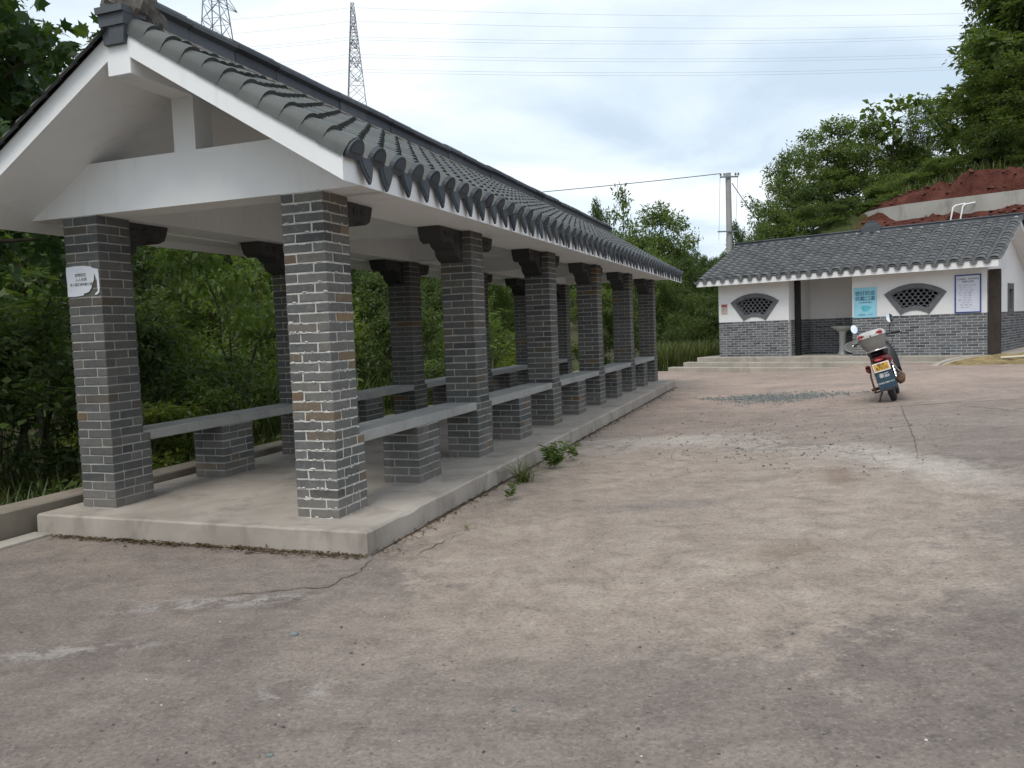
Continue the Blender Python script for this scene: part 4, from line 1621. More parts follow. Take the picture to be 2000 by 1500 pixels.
def wheel(name, y, rad, w, mat2):
    Mw = Matrix.Translation((0, y, rad)) @ Matrix.Rotation(R(90), 4, "Y")
    b = MB()
    prof = [(rad - .085, -w * .4)] + [(rad - .05 + .05 * math.cos(t), w * .5 * math.sin(t)) for t in np.linspace(-1.5, 1.5, 9)] + [(rad - .085, w * .4)]
    b.lathe(prof, 28, Mw)
    t_ = sp(name, b, "rubber")
    b = MB()
    b.lathe([(rad - .082, -w * .42), (rad - .1, -w * .3), (rad - .1, w * .3), (rad - .082, w * .42)], 24, Mw)
    b.lathe([(.002, -.05), (.05, -.05), (.055, .05), (.002, .05)], 14, Mw)
    for k in range(5):
        a = k * 2 * math.pi / 5
        p0, p1 = Mw @ Vector((.04 * math.cos(a), .04 * math.sin(a), 0)), Mw @ Vector(((rad - .095) * math.cos(a), (rad - .095) * math.sin(a), 0))
        b.tube([p0, p1], .016, 6)
    b.build("rim", MAT[mat2], t_)
    return t_


wheel("wheel", 0, .235, .095, "engine")
wheel("wheel", 1.2, .235, .085, "engine")
b = MB()
for s in (-1, 1):
    b.tube([(s * .075, 1.2, .235), (s * .075, 1.06, .6)], .02, 8)
b.tube([(0, 1.07, .55), (0, .93, .98)], .028, 8)
b.tube([(-.075, 1.07, .58), (.075, 1.07, .58)], .025, 8)
sp("front_fork", b, "engine")


def loft(b, secs, n=16, ex=2.6):
    """sections (y, z, half width, half height) joined to a rounded body"""
    vs, fs = [], []
    for (y, z, hw, hh) in secs:
        for k in range(n):
            a = 2 * math.pi * k / n
            c, s = math.cos(a), math.sin(a)
            vs.append((hw * math.copysign(abs(c) ** (2 / ex), c), y, z + hh * math.copysign(abs(s) ** (2 / ex), s)))
    for i in range(len(secs) - 1):
        for k in range(n):
            a, q = i * n + k, i * n + (k + 1) % n
            fs.append((a, q, q + n, a + n))
    fs.append(tuple(range(n)))
    fs.append(tuple(range((len(secs) - 1) * n, len(secs) * n))[::-1])
    b.add(vs, [f[::-1] for f in fs], True)
    return b


sp("front_fender", loft(MB(), [(.98, .42, .05, .03), (1.1, .5, .06, .03), (1.22, .5, .06, .025), (1.38, .42, .045, .02)]), "red_paint")
sp("tail_body", loft(MB(), [(-.26, .67, .09, .05), (-.2, .66, .125, .08), (0, .63, .15, .11), (.3, .58, .16, .14), (.55, .5, .14, .14)]), "red_paint")
sp("seat", loft(MB(), [(-.22, .765, .10, .02), (-.15, .775, .14, .045), (.1, .78, .15, .05), (.4, .76, .13, .05), (.58, .72, .09, .04)]), "black_plastic")
sp("engine", loft(MB(), [(-.02, .28, .06, .06), (.1, .3, .11, .1), (.4, .3, .12, .11), (.6, .3, .1, .1)]), "engine")
sp("leg_shield", loft(MB(), [(.78, .38, .2, .09), (.86, .62, .21, .2), (.95, .75, .17, .2), (1.06, .78, .09, .14)]), "black_plastic")
sp("footboard", MB().cbox(-.17, .17, .5, .84, .27, .31, .012), "black_plastic")
sp("headlight_cowl", loft(MB(), [(.86, .98, .09, .05), (.93, .99, .13, .08), (1.04, .97, .1, .07), (1.1, .95, .05, .03)]), "red_paint")
# rear fender and hanging flap
b = MB()
loft(b, [(-.28, .55, .07, .012), (-.24, .6, .08, .03), (-.05, .56, .08, .04), (.15, .5, .07, .03)])
sp("rear_fender", b, "black_plastic")
FL = Matrix.Translation((0, -.30, .395)) @ Matrix.Rotation(R(8), 4, "X") @ FACE
b = MB()
teeth = [(-.115, .15), (-.13, -.15)]
for i in range(7):
    teeth.append((-.13 + .26 * (i + .5) / 7, -.205 if i % 2 == 0 else -.20))
    teeth.append((-.13 + .26 * (i + 1) / 7, -.155))
teeth += [(.115, .15)]
b.prism(teeth, 0, .006, FL)
fl = sp("mud_flap", b, "flap_blue")
b = MB(); b.box(-.13, .13, -.2, -.125, -.006, -.0005, FL); b.build("flap_edge", MAT["rusty"], fl)
text("lettering", "豪爵", .075, MAT["plate_white"], fl, FL @ T((0, .035, .008)), .012)
text("lettering", "宜春隆鑫摩托车行", .029, MAT["plate_white"], fl, FL @ T((0, -.075, .008)), .01)
PL = Matrix.Translation((0, -.322, .565)) @ Matrix.Diagonal((.88, 1, .88, 1)) @ Matrix.Rotation(R(-6), 4, "X") @ FACE
b = MB(); b.cbox(-.135, .135, -.078, .078, 0, .008, .003, PL)
pl = sp("number_plate", b, "plate_white")
b = MB(); b.box(-.118, .118, -.058, .06, .0081, .010, PL); b.build("plate_face", MAT["plate_yellow"], pl)
text("lettering", "赣·B", .062, MAT["ink_black"], pl, PL @ T((0, .032, .0105)), .01)
text("lettering", "B7010", .072, MAT["ink_black"], pl, PL @ T((0, -.027, .0105)), .012)
b = MB()
for s in (-1, 1):
    for k in range(6):
        b.tube([(s * .13, -.02 + .015 * k, .33 + .05 * k), (s * .13, -.005 + .015 * k, .36 + .05 * k)], .028, 8)
    b.tube([(s * .13, -.02, .25), (s * .13, .1, .66)], .012, 6)
sp("shock_absorber", b, "chrome")
b = MB()
Me = Matrix.Translation((.19, -.2, .30)) @ Matrix.Rotation(R(-82), 4, "X")
b.lathe([(.002, -.02), (.045, -.02), (.062, .0), (.066, .25), (.05, .36), (.02, .42)], 14, Me)
b.tube([(.18, .2, .33), (.17, .4, .22), (.12, .6, .2)], .018, 8)
sp("exhaust", b, "rusty")
b = MB()
b.tube([(.14, -.3, .6), (.2, -.22, .45), (.235, -.1, .36), (.24, .1, .33)], .014, 8)
sp("guard_bar", b, "chrome")
b = MB()
b.tube([(-.16, -.24, .62), (-.19, -.26, .44), (-.2, -.22, .28), (-.12, -.1, .25), (-.1, .1, .3)], .014, 8)
sp("guard_bar", b, "rusty")
b = MB()
b.tube([(-.12, -.16, .24), (-.24, -.14, .25), (-.25, .05, .25), (-.1, .1, .25)], .016, 8)
b.tube([(-.12, -.14, .2), (-.22, -.12, .205), (-.22, .05, .21)], .014, 8)
sp("foot_peg", b, "rusty")
b = MB()
b.tube([(-.1, .1, .22), (-.17, .02, .12), (-.20, -.04, .055)], .014, 8)
b.tube([(-.205, -.08, .055), (-.205, .02, .05)], .02, 8)
sp("kickstand", b, "rusty")
b = MB()
b.tube([(-.14, .1, .8), (-.15, -.2, .82), (-.12, -.33, .825), (.12, -.33, .825), (.15, -.2, .82), (.14, .1, .8)], .013, 8)
sp("rear_rack", b, "chrome")
sp("tail_lamp", loft(MB(), [(-.285, .685, .07, .025), (-.25, .69, .085, .035), (-.2, .69, .09, .04)]), "reflector")
b = loft(MB(), [(-.27, .56, .022, .04), (-.25, .56, .036, .06), (-.2, .56, .034, .055)], 12)
b.v = [(x - .19, y - .02, z + .02) for x, y, z in b.v]
sp("indicator", b, "red_paint")
# top box: tapered tub, lid, two red reflectors and a lock
BX = Matrix.Translation((0, -.2, .83))
b = MB()
n = 20


def ring(z, hx, hy):
    return [(hx * math.copysign(abs(math.cos(a)) ** .55, math.cos(a)), hy * math.copysign(abs(math.sin(a)) ** .55, math.sin(a)), z) for a in [2 * math.pi * k / n for k in range(n)]]


def rings(b, secs, smooth=True):
    vs = [p for s in secs for p in ring(*s)]
    fs = [(i * n + k, i * n + (k + 1) % n, (i + 1) * n + (k + 1) % n, (i + 1) * n + k) for i in range(len(secs) - 1) for k in range(n)]
    b.add([BX @ Vector(p) for p in vs], fs, smooth)
    b.add([BX @ Vector(p) for p in vs[:n]], [tuple(range(n))[::-1]])
    b.add([BX @ Vector(p) for p in vs[-n:]], [tuple(range(n))])
    return b


tb = sp("top_box", rings(b, [(.0, .125, .13), (.03, .145, .145), (.12, .185, .172), (.195, .205, .187), (.205, .208, .19)]), "grey_box")
lid = rings(MB(), [(.206, .212, .194), (.225, .212, .194), (.27, .195, .178), (.295, .15, .14), (.302, .08, .08)]).build("lid", MAT["white_box"], tb)
for s in (-1, 1):
    b = MB()
    loft(b, [(-.378 - .008, 1.065, .045, .022), (-.36, 1.075, .055, .03), (-.32, 1.085, .05, .03)], 12)
    o = b.build("reflector", MAT["reflector"], tb, (s * .125, 0.0, 0))
b = MB(); b.lathe([(.012, 0), (.012, .012), (.002, .012)], 10, Matrix.Translation((0, -.385, 1.055)) @ Matrix.Rotation(R(90), 4, "X")); b.build("lock", MAT["engine"], tb)
# control cables looping ahead of the bars
b = MB()
for s in (-1, 1):
    b.tube([(s * .2, .93, 1.0), (s * .16, 1.08, 1.03), (s * .05, 1.1, .9), (0, 1.02, .8)], .005, 5)
    b.tube([(s * .18, .93, 1.0), (s * .22, 1.03, .9), (s * .1, .98, .7)], .004, 5)
sp("control_cable", b, "black_plastic")
# handlebar, grips and mirrors
b = MB()
b.tube([(-.34, .86, .98), (-.2, .92, 1.0), (0, .96, .99), (.2, .92, 1.0), (.34, .86, .98)], .013, 8)
hb = sp("handlebar", b, "black_plastic")
for s in (-1, 1):
    b = MB(); b.tube([(s * .22, .915, 1.0), (s * .37, .845, .977)], .019, 10); g_ = b.build("grip", MAT["black_plastic"], hb)
    b = MB(); b.tube([(s * .37, .845, .977), (s * .385, .838, .975)], .017, 10); b.build("bar_end", MAT["chrome"], hb)
    b = MB(); b.tube([(s * .2, .92, 1.01), (s * .24, .94, 1.1), (s * .27, .93, 1.19)], .007, 6)
    mr = sp("mirror", b, "black_plastic")
    Mm = Matrix.Translation((s * .28, .91, 1.235)) @ Matrix.Rotation(R(86), 4, "X") @ Matrix.Rotation(s * R(-8), 4, "Y") @ Matrix.Diagonal((.052, .075, 1, 1))
    b = MB(); b.lathe([(.002, -.024), (.7, -.018), (1, 0), (1, .004)], 18, Mm); b.build("mirror_back", MAT["black_plastic"], mr)
    b = MB(); b.lathe([(.97, .0041), (.5, .0045), (.002, .005)], 18, Mm); b.build("mirror_glass", MAT["mirror"], mr)

# ================================================================== PLANTS
def leaf_cards(P, Dv, L, rs, width=0.42, up=0.9, star=False):
    """one small folded leaf at each point: P base points, Dv directions, L lengths"""
    n = len(P)
    Dv = Dv / (np.linalg.norm(Dv, axis=1, keepdims=True) + 1e-9)
    N = rs.normal(size=(n, 3)) * 0.75
    N[:, 2] += up
    S = np.cross(Dv, N)
    S /= np.linalg.norm(S, axis=1, keepdims=True) + 1e-9
    N = np.cross(S, Dv)
    L = L[:, None]
    if star:
        lob = [(0, 0.02), (.12, .30), (.1, .52), (.33, .34), (.62, .56), (.60, .24), (1.0, 0), (.60, -.24), (.62, -.56), (.33, -.34), (.1, -.52), (.12, -.30)]
        V = np.stack([P + Dv * L * a + S * L * b - N * L * 0.12 * (a * a + b * b) for a, b in lob], 1)
        k = len(lob)
        return V.reshape(-1, 3), np.arange(n * k).reshape(n, k)
    b0 = P
    fold = N * L * 0.07
    l = P + Dv * L * 0.45 + S * L * width * 0.5 + fold
    r_ = P + Dv * L * 0.45 - S * L * width * 0.5 + fold
    t = P + Dv * L - N * L * 0.14
    V = np.stack([b0, r_, t, l], 1)
    return V.reshape(-1, 3), np.arange(n * 4).reshape(n, 4)


def grow(seed, H, spread, trunk_h, n_limb, tips_per, leaves, leaf, clump, stems=1, lean=0.0, droop=0.0, profile="round", trunk_r=0.05):
    """returns trunk MB and (tip points, clump radii)"""
    r = random.Random(seed)
    mb = MB()
    tips = []
    for st in range(stems):
        a0 = r.uniform(0, 6.28)
        sl = (0.0 if stems == 1 else r.uniform(.15, .5)) * spread
        top = Vector((math.cos(a0) * sl + lean * H, math.sin(a0) * sl, H * r.uniform(.82, .95)))
        path = []
        for i in range(7):
            t = i / 6
            path.append(Vector((top.x * t ** 1.3 + r.uniform(-1, 1) * .02 * H * (t > 0), top.y * t ** 1.3 + r.uniform(-1, 1) * .02 * H * (t > 0), top.z * t)))
        r0 = trunk_r * H / 7 * (1 if stems == 1 else .6) * 1.9
        mb.tube(path, [r0 * (1 - .85 * i / 6) for i in range(7)], 7, True, False)
        tips.append((path[-1], clump * .8)); tips.append((path[-2], clump))
        nl = max(2, n_limb // stems)
        for k in range(nl):
            f = (k + r.random()) / nl
            hh = trunk_h + (0.97 - trunk_h) * f
            q = hh * 6
            i = min(5, int(q)); w = q - i
            p0 = path[i].lerp(path[i + 1], w)
            if profile == "round":
                ln = spread * (0.55 + 0.6 * math.sin(math.pi * min(1, (0.12 + f) / 1.12))) * r.uniform(.6, 1.1)
            elif profile == "cone":
                ln = spread * (1.15 - 0.85 * f) * r.uniform(.65, 1.1)
            else:
                ln = spread * r.uniform(.6, 1.15)
            az = k * 2.4 + r.uniform(-.6, .6)
            el = r.uniform(.05, .75) * (0.6 + .6 * f) - droop
            d = Vector((math.cos(az) * math.cos(el), math.sin(az) * math.cos(el), math.sin(el)))
            mid = p0 + d * ln * .5 + Vector((r.uniform(-.1, .1), r.uniform(-.1, .1), r.uniform(0, .12))) * ln
            end = p0 + d * ln + Vector((0, 0, r.uniform(-.12, .1) * ln))
            rr = r0 * .38 * (1 - .5 * f)
            mb.tube([p0, mid, end], [rr, rr * .6, rr * .25], 5, True, False)
            tips.append((end, clump * r.uniform(.7, 1.1)))
            for j in range(tips_per):
                b = mid.lerp(end, r.uniform(-.3, .9))
                dv = Vector((r.uniform(-1, 1), r.uniform(-1, 1), r.uniform(-.35, .8))).normalized()
                e2 = b + dv * ln * r.uniform(.22, .5)
                mb.tube([b, e2], [rr * .35, rr * .12], 4, True, False)
                tips.append((e2, clump * r.uniform(.55, 1.1)))
    return mb, tips


def crown_mesh(name, tips, leaves, leaf, seed, mat, up=0.9, width=0.42, star=False, droop=0.25, flat=0.92):
    rs = np.random.RandomState(seed)
    Ps, Ds, Ls = [], [], []
    for p, c in tips:
        n = max(4, int(leaves * rs.uniform(.6, 1.3)))
        o = rs.normal(size=(n, 3))
        o /= np.linalg.norm(o, axis=1, keepdims=True)
        rad = c * rs.uniform(0.15, 1.0, (n, 1)) ** 0.6
        o = o * rad * np.array([1, 1, flat])
        Ps.append(np.array(p[:]) + o)
        dd = o / (c + 1e-6) + rs.normal(size=(n, 3)) * 0.55
        dd[:, 2] -= droop
        Ds.append(dd)
        Ls.append(leaf * rs.uniform(.5, 1.4, n))
    V, F = leaf_cards(np.concatenate(Ps), np.concatenate(Ds), np.concatenate(Ls), rs, width, up, star)
    return np_mesh(name, V, F, mat)


class Plant:
    def __init__(s, kind, H, spread, mat, seed, leaf=0.16, leaves=55, n_limb=16, tips_per=4, clump=None, stems=1, trunk_h=.25, lean=0, droop=0, profile="round", up=.9, width=.42, star=False, ldroop=.25, trunk_r=.05):
        s.kind, s.H, s.spread = kind, H, spread
        clump = clump or spread * .24
        mb, tips = grow(seed, H, spread, trunk_h, n_limb, tips_per, leaves, leaf, clump, stems, lean, droop, profile, trunk_r)
        s.trunk = mb.mesh("trunk", MAT["bark"])
        s.crown = crown_mesh("crown", tips, leaves, leaf, seed + 500, MAT[mat], up, width, star, ldroop)
        zs = np.empty(len(s.crown.vertices) * 3, np.float32)
        s.crown.vertices.foreach_get("co", zs)
        s.top = float(np.percentile(zs.reshape(-1, 3)[:, 2], 99.7))
        s.rad = float(np.percentile(np.abs(zs.reshape(-1, 3)[:, 0]), 97))

    def put(s, loc, sx, sz, rz, label, group=None, cat=None, name=None):
        e = empty(name or s.kind, loc, rz)
        e.scale = (sx, sx, sz)
        tag(e, label, cat or ("shrub" if "shrub" in s.kind or "bush" in s.kind else "tree"), group)
        new_obj("trunk" if "tree" in s.kind else "stem", s.trunk, e)
        new_obj("crown" if "tree" in s.kind else "foliage", s.crown, e)
        return e


def ground_at(x, y):
    rx, ry = x - H_O.x, y - H_O.y
    a, d = rx * HE.x + ry * HE.y, rx * HD.x + ry * HD.y
    z = float(terrain_z(x, y))
    if -24 < a < 40 and 4.7 < d < 60:
        z = max(z, float(hill_z(np.float64(a), np.float64(d))))
    return z


def plant_at(pl, px, ytop, Z, wpx, label, group=None, rz=0.0, name=None, sink=0.05, lift=0.0):
    P = at(px, ytop, Z)
    g = ground_at(P.x, P.y) - sink + lift
    H = max(0.4, P.z - g)
    if "tree" in pl.kind and H < 2.7:
        pl = shrub_d if pl in dark else shrub_m
    return pl.put((P.x, P.y, g), wpx * Z / F_PX / 2 / pl.rad, H / pl.top, rz, label, group, None, name)


dark = [Plant("broadleaf_tree", 7, 2.3, "leaf_dark", 101, .19, 85, 20, 5), Plant("broadleaf_tree", 7, 2.0, "leaf_dark", 102, .175, 85, 20, 5, trunk_h=.12)]
mid = [Plant("broadleaf_tree", 7, 2.4, "leaf_mid", 103, .19, 85, 20, 5, trunk_h=.2), Plant("broadleaf_tree", 7, 2.0, "leaf_mid", 104, .175, 85, 20, 5, trunk_h=.1)]
airy = Plant("slender_tree", 8, 1.5, "leaf_mid", 105, .19, 26, 15, 3, clump=.33, trunk_h=.3, profile="cone")
tall = Plant("tall_tree", 10, 2.6, "leaf_mid", 106, .24, 110, 34, 6, trunk_h=.08, profile="cone")
tall_d = Plant("tall_tree", 10, 2.6, "leaf_olive", 116, .23, 110, 34, 6, trunk_h=.08, profile="even")
shrub_d = Plant("leafy_shrub", 2.4, 1.05, "leaf_dark", 107, .105, 60, 20, 4, stems=4, trunk_h=.05, clump=.26)
shrub_m = Plant("leafy_shrub", 2.4, 1.05, "leaf_mid", 108, .105, 55, 20, 4, stems=4, trunk_h=.05, clump=.26)
shrub_l = Plant("leafy_shrub", 2.6, 1.0, "leaf_light", 109, .12, 36, 18, 4, stems=3, trunk_h=.1, clump=.26, up=1.3)
shrub_y = Plant("leafy_shrub", 2.8, 1.1, "leaf_yellow", 119, .13, 30, 18, 4, stems=4, trunk_h=.15, clump=.27, up=1.1)
wispy = Plant("young_tree", 5, 1.0, "leaf_light", 120, .15, 16, 14, 3, clump=.26, trunk_h=.35, profile="cone", trunk_r=.03)
shrub_o = Plant("leafy_shrub", 2.4, 1.1, "leaf_olive", 110, .16, 45, 20, 4, stems=5, trunk_h=.05, clump=.28, width=.16, ldroop=.5)
bigleaf = Plant("big_leaf_tree", 6, 1.6, "leaf_mid", 111, .34, 11, 9, 2, clump=.36, trunk_h=.45, up=1.2, ldroop=.5, width=.75)
maple = Plant("maple_tree", 7, 2.7, "leaf_maple", 112, .135, 42, 26, 6, clump=.36, trunk_h=.5, star=True, up=.7, ldroop=.6, droop=.1)

_T = "zeroth first second third fourth fifth sixth seventh eighth ninth tenth eleventh twelfth thirteenth fourteenth fifteenth sixteenth seventeenth eighteenth nineteenth".split()


def nth(i):
    if i < 20:
        return _T[i]
    t, u1 = divmod(i, 10)
    return (["", "", "twenty", "thirty", "forty", "fifty"][t] + "-" + _T[u1]) if u1 else ["", "", "twentieth", "thirtieth", "fortieth", "fiftieth"][t]


rg = random.Random(77)
HZ = lambda px: 644.4 - 0.0384 * (px - 1000)


def roof_limit(px):
    if px < 215:
        return 170
    if px < 330:
        return 40
    return 0.506 * (px - 330) + 28


WOOD = "trees of the dark wood behind the shelter"
UNDER = "shrubs under the trees behind the shelter"


ROWS = {}


def wood(pl, u, v, H, wr, label, group):
    p = pav(u, v)
    rel = Vector((p.x, p.y, 0))
    Z = rel.dot(Vector((C_F.x, C_F.y, 0)))
    if Z < 1:
        return
    px = 1000 + F_PX * (p.x / Z)
    if px < -220 or px > 1330:
        return
    g = ground_at(p.x, p.y)
    w = wr / Z * F_PX
    lim = max(roof_limit(px + k * w) for k in (-1, 0, 1))
    zmax = CAM_H + (HZ(px) - lim) / F_PX * Z
    H = min(H, zmax - g)
    if H < 1.0:
        return
    o = pl.put((p.x, p.y, g - .05), wr / pl.rad, H / pl.top, rg.uniform(0, 6.28), label, group)
    ROWS.setdefault(label, []).append((px, o))


for i in range(36):       # back rows first
    wood(rg.choice(dark), -14 + i * 2.2 + rg.uniform(-.7, .7), rg.uniform(30, 42), rg.uniform(11, 14), rg.uniform(2.8, 3.6), "hindmost tree row of the dark wood", WOOD)
for i in range(36):
    wood(rg.choice(dark + mid[:1]), -12 + i * 1.75 + rg.uniform(-.7, .7), rg.uniform(19, 27), rg.uniform(7, 10), rg.uniform(2.0, 2.8), "back tree row of the dark wood", WOOD)
for i in range(26):
    wood(rg.choice(dark + mid + [airy]), -10 + i * 2.0 + rg.uniform(-.6, .6), rg.uniform(11.5, 16), rg.uniform(5.5, 8), rg.uniform(1.4, 2.1), "middle tree row of the dark wood", WOOD)
for i in range(20):
    wood(rg.choice(dark + mid + [wispy, wispy, airy]), -7 + i * 1.95 + rg.uniform(-.5, .5), rg.uniform(7.6, 10), rg.uniform(3.2, 5.2), rg.uniform(.95, 1.5), "front tree row of the dark wood", WOOD)
for i in range(26):
    pl = rg.choice([shrub_d, shrub_m, shrub_y, shrub_o, shrub_l, shrub_l, wispy])
    wood(pl, -6 + i * 1.05 + rg.uniform(-.4, .4), rg.uniform(5.2, 7.0), rg.uniform(1.3, 2.7), rg.uniform(.7, 1.15), "tall shrub row behind", UNDER)
for i in range(24):
    pl = rg.choice([shrub_d, shrub_m, shrub_o, shrub_y, shrub_l])
    wood(pl, -5 + i * 1.1 + rg.uniform(-.4, .4), rg.uniform(3.95, 4.6), rg.uniform(.5, 1.25), rg.uniform(.45, .75), "low shrub row against", UNDER)
for lab, lst in ROWS.items():
    for i, (px, o) in enumerate(sorted(lst, key=lambda t: t[0])):
        what = "shrub" if "shrub" in lab else "tree"
        if what == "tree":
            o["label"] = "tree of the dark wood behind the shelter, %s from the left in the %s row" % (nth(i + 1), lab.split()[0])
        else:
            o["label"] = "plant behind the shelter's low wall, %s from the left in the %s row" % (nth(i + 1), lab.split()[0])
# individuals one can point to
p = pav(5.6, 5.4)
shrub_l.put((p.x, p.y, ground_at(p.x, p.y)), 1.15, 1.35, 1.0, "pale green shrub with drooping leaves seen left of the near corner column", None)
p = pav(3.6, 4.9)
shrub_d.put((p.x, p.y, ground_at(p.x, p.y)), .95, .8, 2.0, "dark rounded shrub just beyond the first back bench", None)
p = pav(-1.2, 6.2)
shrub_m.put((p.x, p.y, ground_at(p.x, p.y)), 1.3, 1.5, 2.0, "dense bright shrub at the photo's left edge", None)
p = pav(0.3, 8.6)
mid[0].put((p.x, p.y, ground_at(p.x, p.y)), .85, .62, 2.0, "green tree standing left of the far front column", None)
P = at(-95, 520, 8.6)
maple.put((P.x, P.y, ground_at(P.x, P.y)), 1.0, .88, 0.7, "maple with star-shaped leaves overhanging the shelter's gable", None)

P = at(-150, 380, 9.8)
maple.put((P.x, P.y, ground_at(P.x, P.y)), .8, .8, 2.9, "second maple half hidden behind the overhanging one", None)

# thin canes among the shrubs
CANES = []
r = random.Random(31)
for i in range(22):
    p = pav(r.uniform(1.5, 9), r.uniform(5.5, 9.5))
    g = ground_at(p.x, p.y)
    h = r.uniform(1.6, 3.2)
    lx, ly = r.uniform(-.5, .5), r.uniform(-.4, .4)
    b = MB()
    b.tube([(0, 0, 0), (lx * .3, ly * .3, h * .5), (lx, ly, h)], [.011, .009, .003], 5, True, False)
    o = b.build("cane", MAT["cane"], None, (p.x, p.y, g))
    CANES.append((p.x / p.y, o))
    tag(o, "x", "cane", "canes among the shrubs")
for i, (k, o) in enumerate(sorted(CANES, key=lambda t: t[0])):
    o["label"] = "thin pale cane leaning among the shrubs behind the shelter, %s from the left" % nth(i + 1)

# trees beyond the far end of the shelter
plant_at(dark[1], 1168, 392, 44, 75, "small dark tree showing just above the far end of the ridge")
plant_at(airy, 1214, 362, 36, 95, "thin airy tree rising highest past the shelter's far end", rz=1.2)
plant_at(mid[1], 1288, 400, 40, 125, "rounded dark tree beside the thin airy one")
plant_at(mid[0], 1225, 440, 34, 150, "bright green leafy tree right behind the shelter's far end")
plant_at(mid[1], 1265, 490, 31, 110, "bushy green tree above the far eave corner")
plant_at(dark[1], 1440, 435, 46, 62, "small round tree standing behind the utility pole")
GAP = []
NEARW = "trees filling the gap between shelter and restroom"
for (px, yt, Z, w, pl) in [(1320, 505, 36, 120, dark[0]), (1365, 520, 38, 110, dark[1]), (1410, 515, 40, 110, mid[1]), (1300, 560, 31, 90, shrub_d), (1345, 575, 30.5, 90, shrub_o), (1390, 570, 31, 90, shrub_o),
                           (1320, 610, 29.5, 80, shrub_o), (1368, 618, 29.2, 80, shrub_o), (1405, 600, 29.6, 80, shrub_d), (1295, 640, 28.6, 50, shrub_d), (1150, 560, 30, 110, mid[1]), (1210, 560, 30, 110, mid[0])]:
    GAP.append((px, yt, plant_at(pl, px, yt, Z, w, "x", NEARW, rz=rg.uniform(0, 6))))
for tier, ok in (("upper", lambda y: y < 545), ("middle", lambda y: 545 <= y < 590), ("lower", lambda y: y >= 590)):
    for i, (px, yt, o) in enumerate(sorted([g_ for g_ in GAP if ok(g_[1])], key=lambda t: t[0])):
        o["label"] = "%s plant from the shelter in the %s tier of the green gap before the restroom" % (nth(i + 1), tier)
FAR = "trees on the far wooded rise"
for i in range(26):
    px = 1100 + i * 17 + rg.uniform(-7, 7)
    Z = rg.uniform(55, 75)
    plant_at(rg.choice(dark), px, 500 + rg.uniform(-16, 14) - (0 if px < 1330 else 4), Z, rg.uniform(45, 75), "dark tree on the far wooded rise, %s counting from the shelter towards the pole" % nth(i + 1), FAR, rz=rg.uniform(0, 6))

# trees on the slope behind the restroom
plant_at(tall, 2040, -170, 30.5, 290, "tallest leafy tree, cut by the photo's upper corner above the red bank", rz=.5)
plant_at(tall_d, 1955, 120, 29.0, 160, "dense olive tree leaning over the red bank", rz=2.5)
plant_at(tall_d, 1990, -130, 32, 190, "tall tree pressed against the tallest one above the red bank", rz=4.2)
plant_at(shrub_o, 1930, 235, 28.7, 110, "bushy olive shrub at the foot of the tall trees")
plant_at(bigleaf, 1742, 185, 36, 130, "tree with big drooping leaves standing out against the sky", rz=.4)
plant_at(dark[1], 1815, 192, 38, 105, "upright tree between the big-leafed tree and the tall ones", rz=1.0)
plant_at(mid[0], 1690, 225, 37, 130, "rounded green tree below the big-leafed tree")
plant_at(mid[1], 1625, 238, 36, 140, "broad green tree in the middle of the slope's tree line", rz=3)
plant_at(mid[0], 1548, 285, 34, 130, "spreading tree reaching out towards the utility pole", rz=2)
plant_at(airy, 1520, 345, 32, 70, "thin young tree at the low end of the slope's tree line", rz=2)
plant_at(mid[1], 1500, 395, 31, 80, "low leafy tree just above the roof's far corner")
MASS = []
SL_ = "trees and bushes massed on the slope behind the restroom"
for (px, yt, Z, w, pl) in [(1560, 360, 33, 110, dark[0]), (1615, 330, 35, 120, mid[1]), (1670, 310, 35, 120, dark[1]), (1730, 290, 36, 120, mid[0]), (1790, 280, 37, 120, dark[0]), (1840, 250, 36, 110, mid[1]),
                           (1540, 410, 31, 80, mid[0]), (1590, 400, 31, 90, mid[1]), (1640, 385, 31.5, 90, dark[1]), (1690, 365, 32, 90, mid[0]), (1740, 335, 33, 90, mid[1]), (1790, 320, 34, 100, dark[1]), (1850, 310, 33, 100, mid[0]),
                           (1490, 440, 30.5, 60, mid[1]), (1700, 400, 30.6, 60, shrub_m), (1735, 375, 30.3, 60, shrub_m)]:
    k = len(MASS)
    tier, j = ("upper", k + 1) if k < 6 else ("middle", k - 5) if k < 13 else ("lower", k - 12)
    MASS.append(plant_at(pl, px, yt, Z, w, "%s plant from the pole in the %s tier of the slope's green mass" % (nth(j), tier), SL_, rz=rg.uniform(0, 6)))


rr_ = random.Random(44)
for i in range(12):
    a, d = -5.5 + i * .62, 10.4 + rr_.uniform(-.3, .9)
    q = hou(a, d)
    pl = rr_.choice([shrub_m, shrub_d, shrub_m, shrub_o])
    pl.put((q.x, q.y, float(hill_z(np.float64(a), np.float64(d))) - .05), rr_.uniform(.6, .9), rr_.uniform(.25, .42), rr_.uniform(0, 6), "low bush on the crest of the red bank, %s from its low end" % nth(i + 1), "bushes along the crest of the red bank")


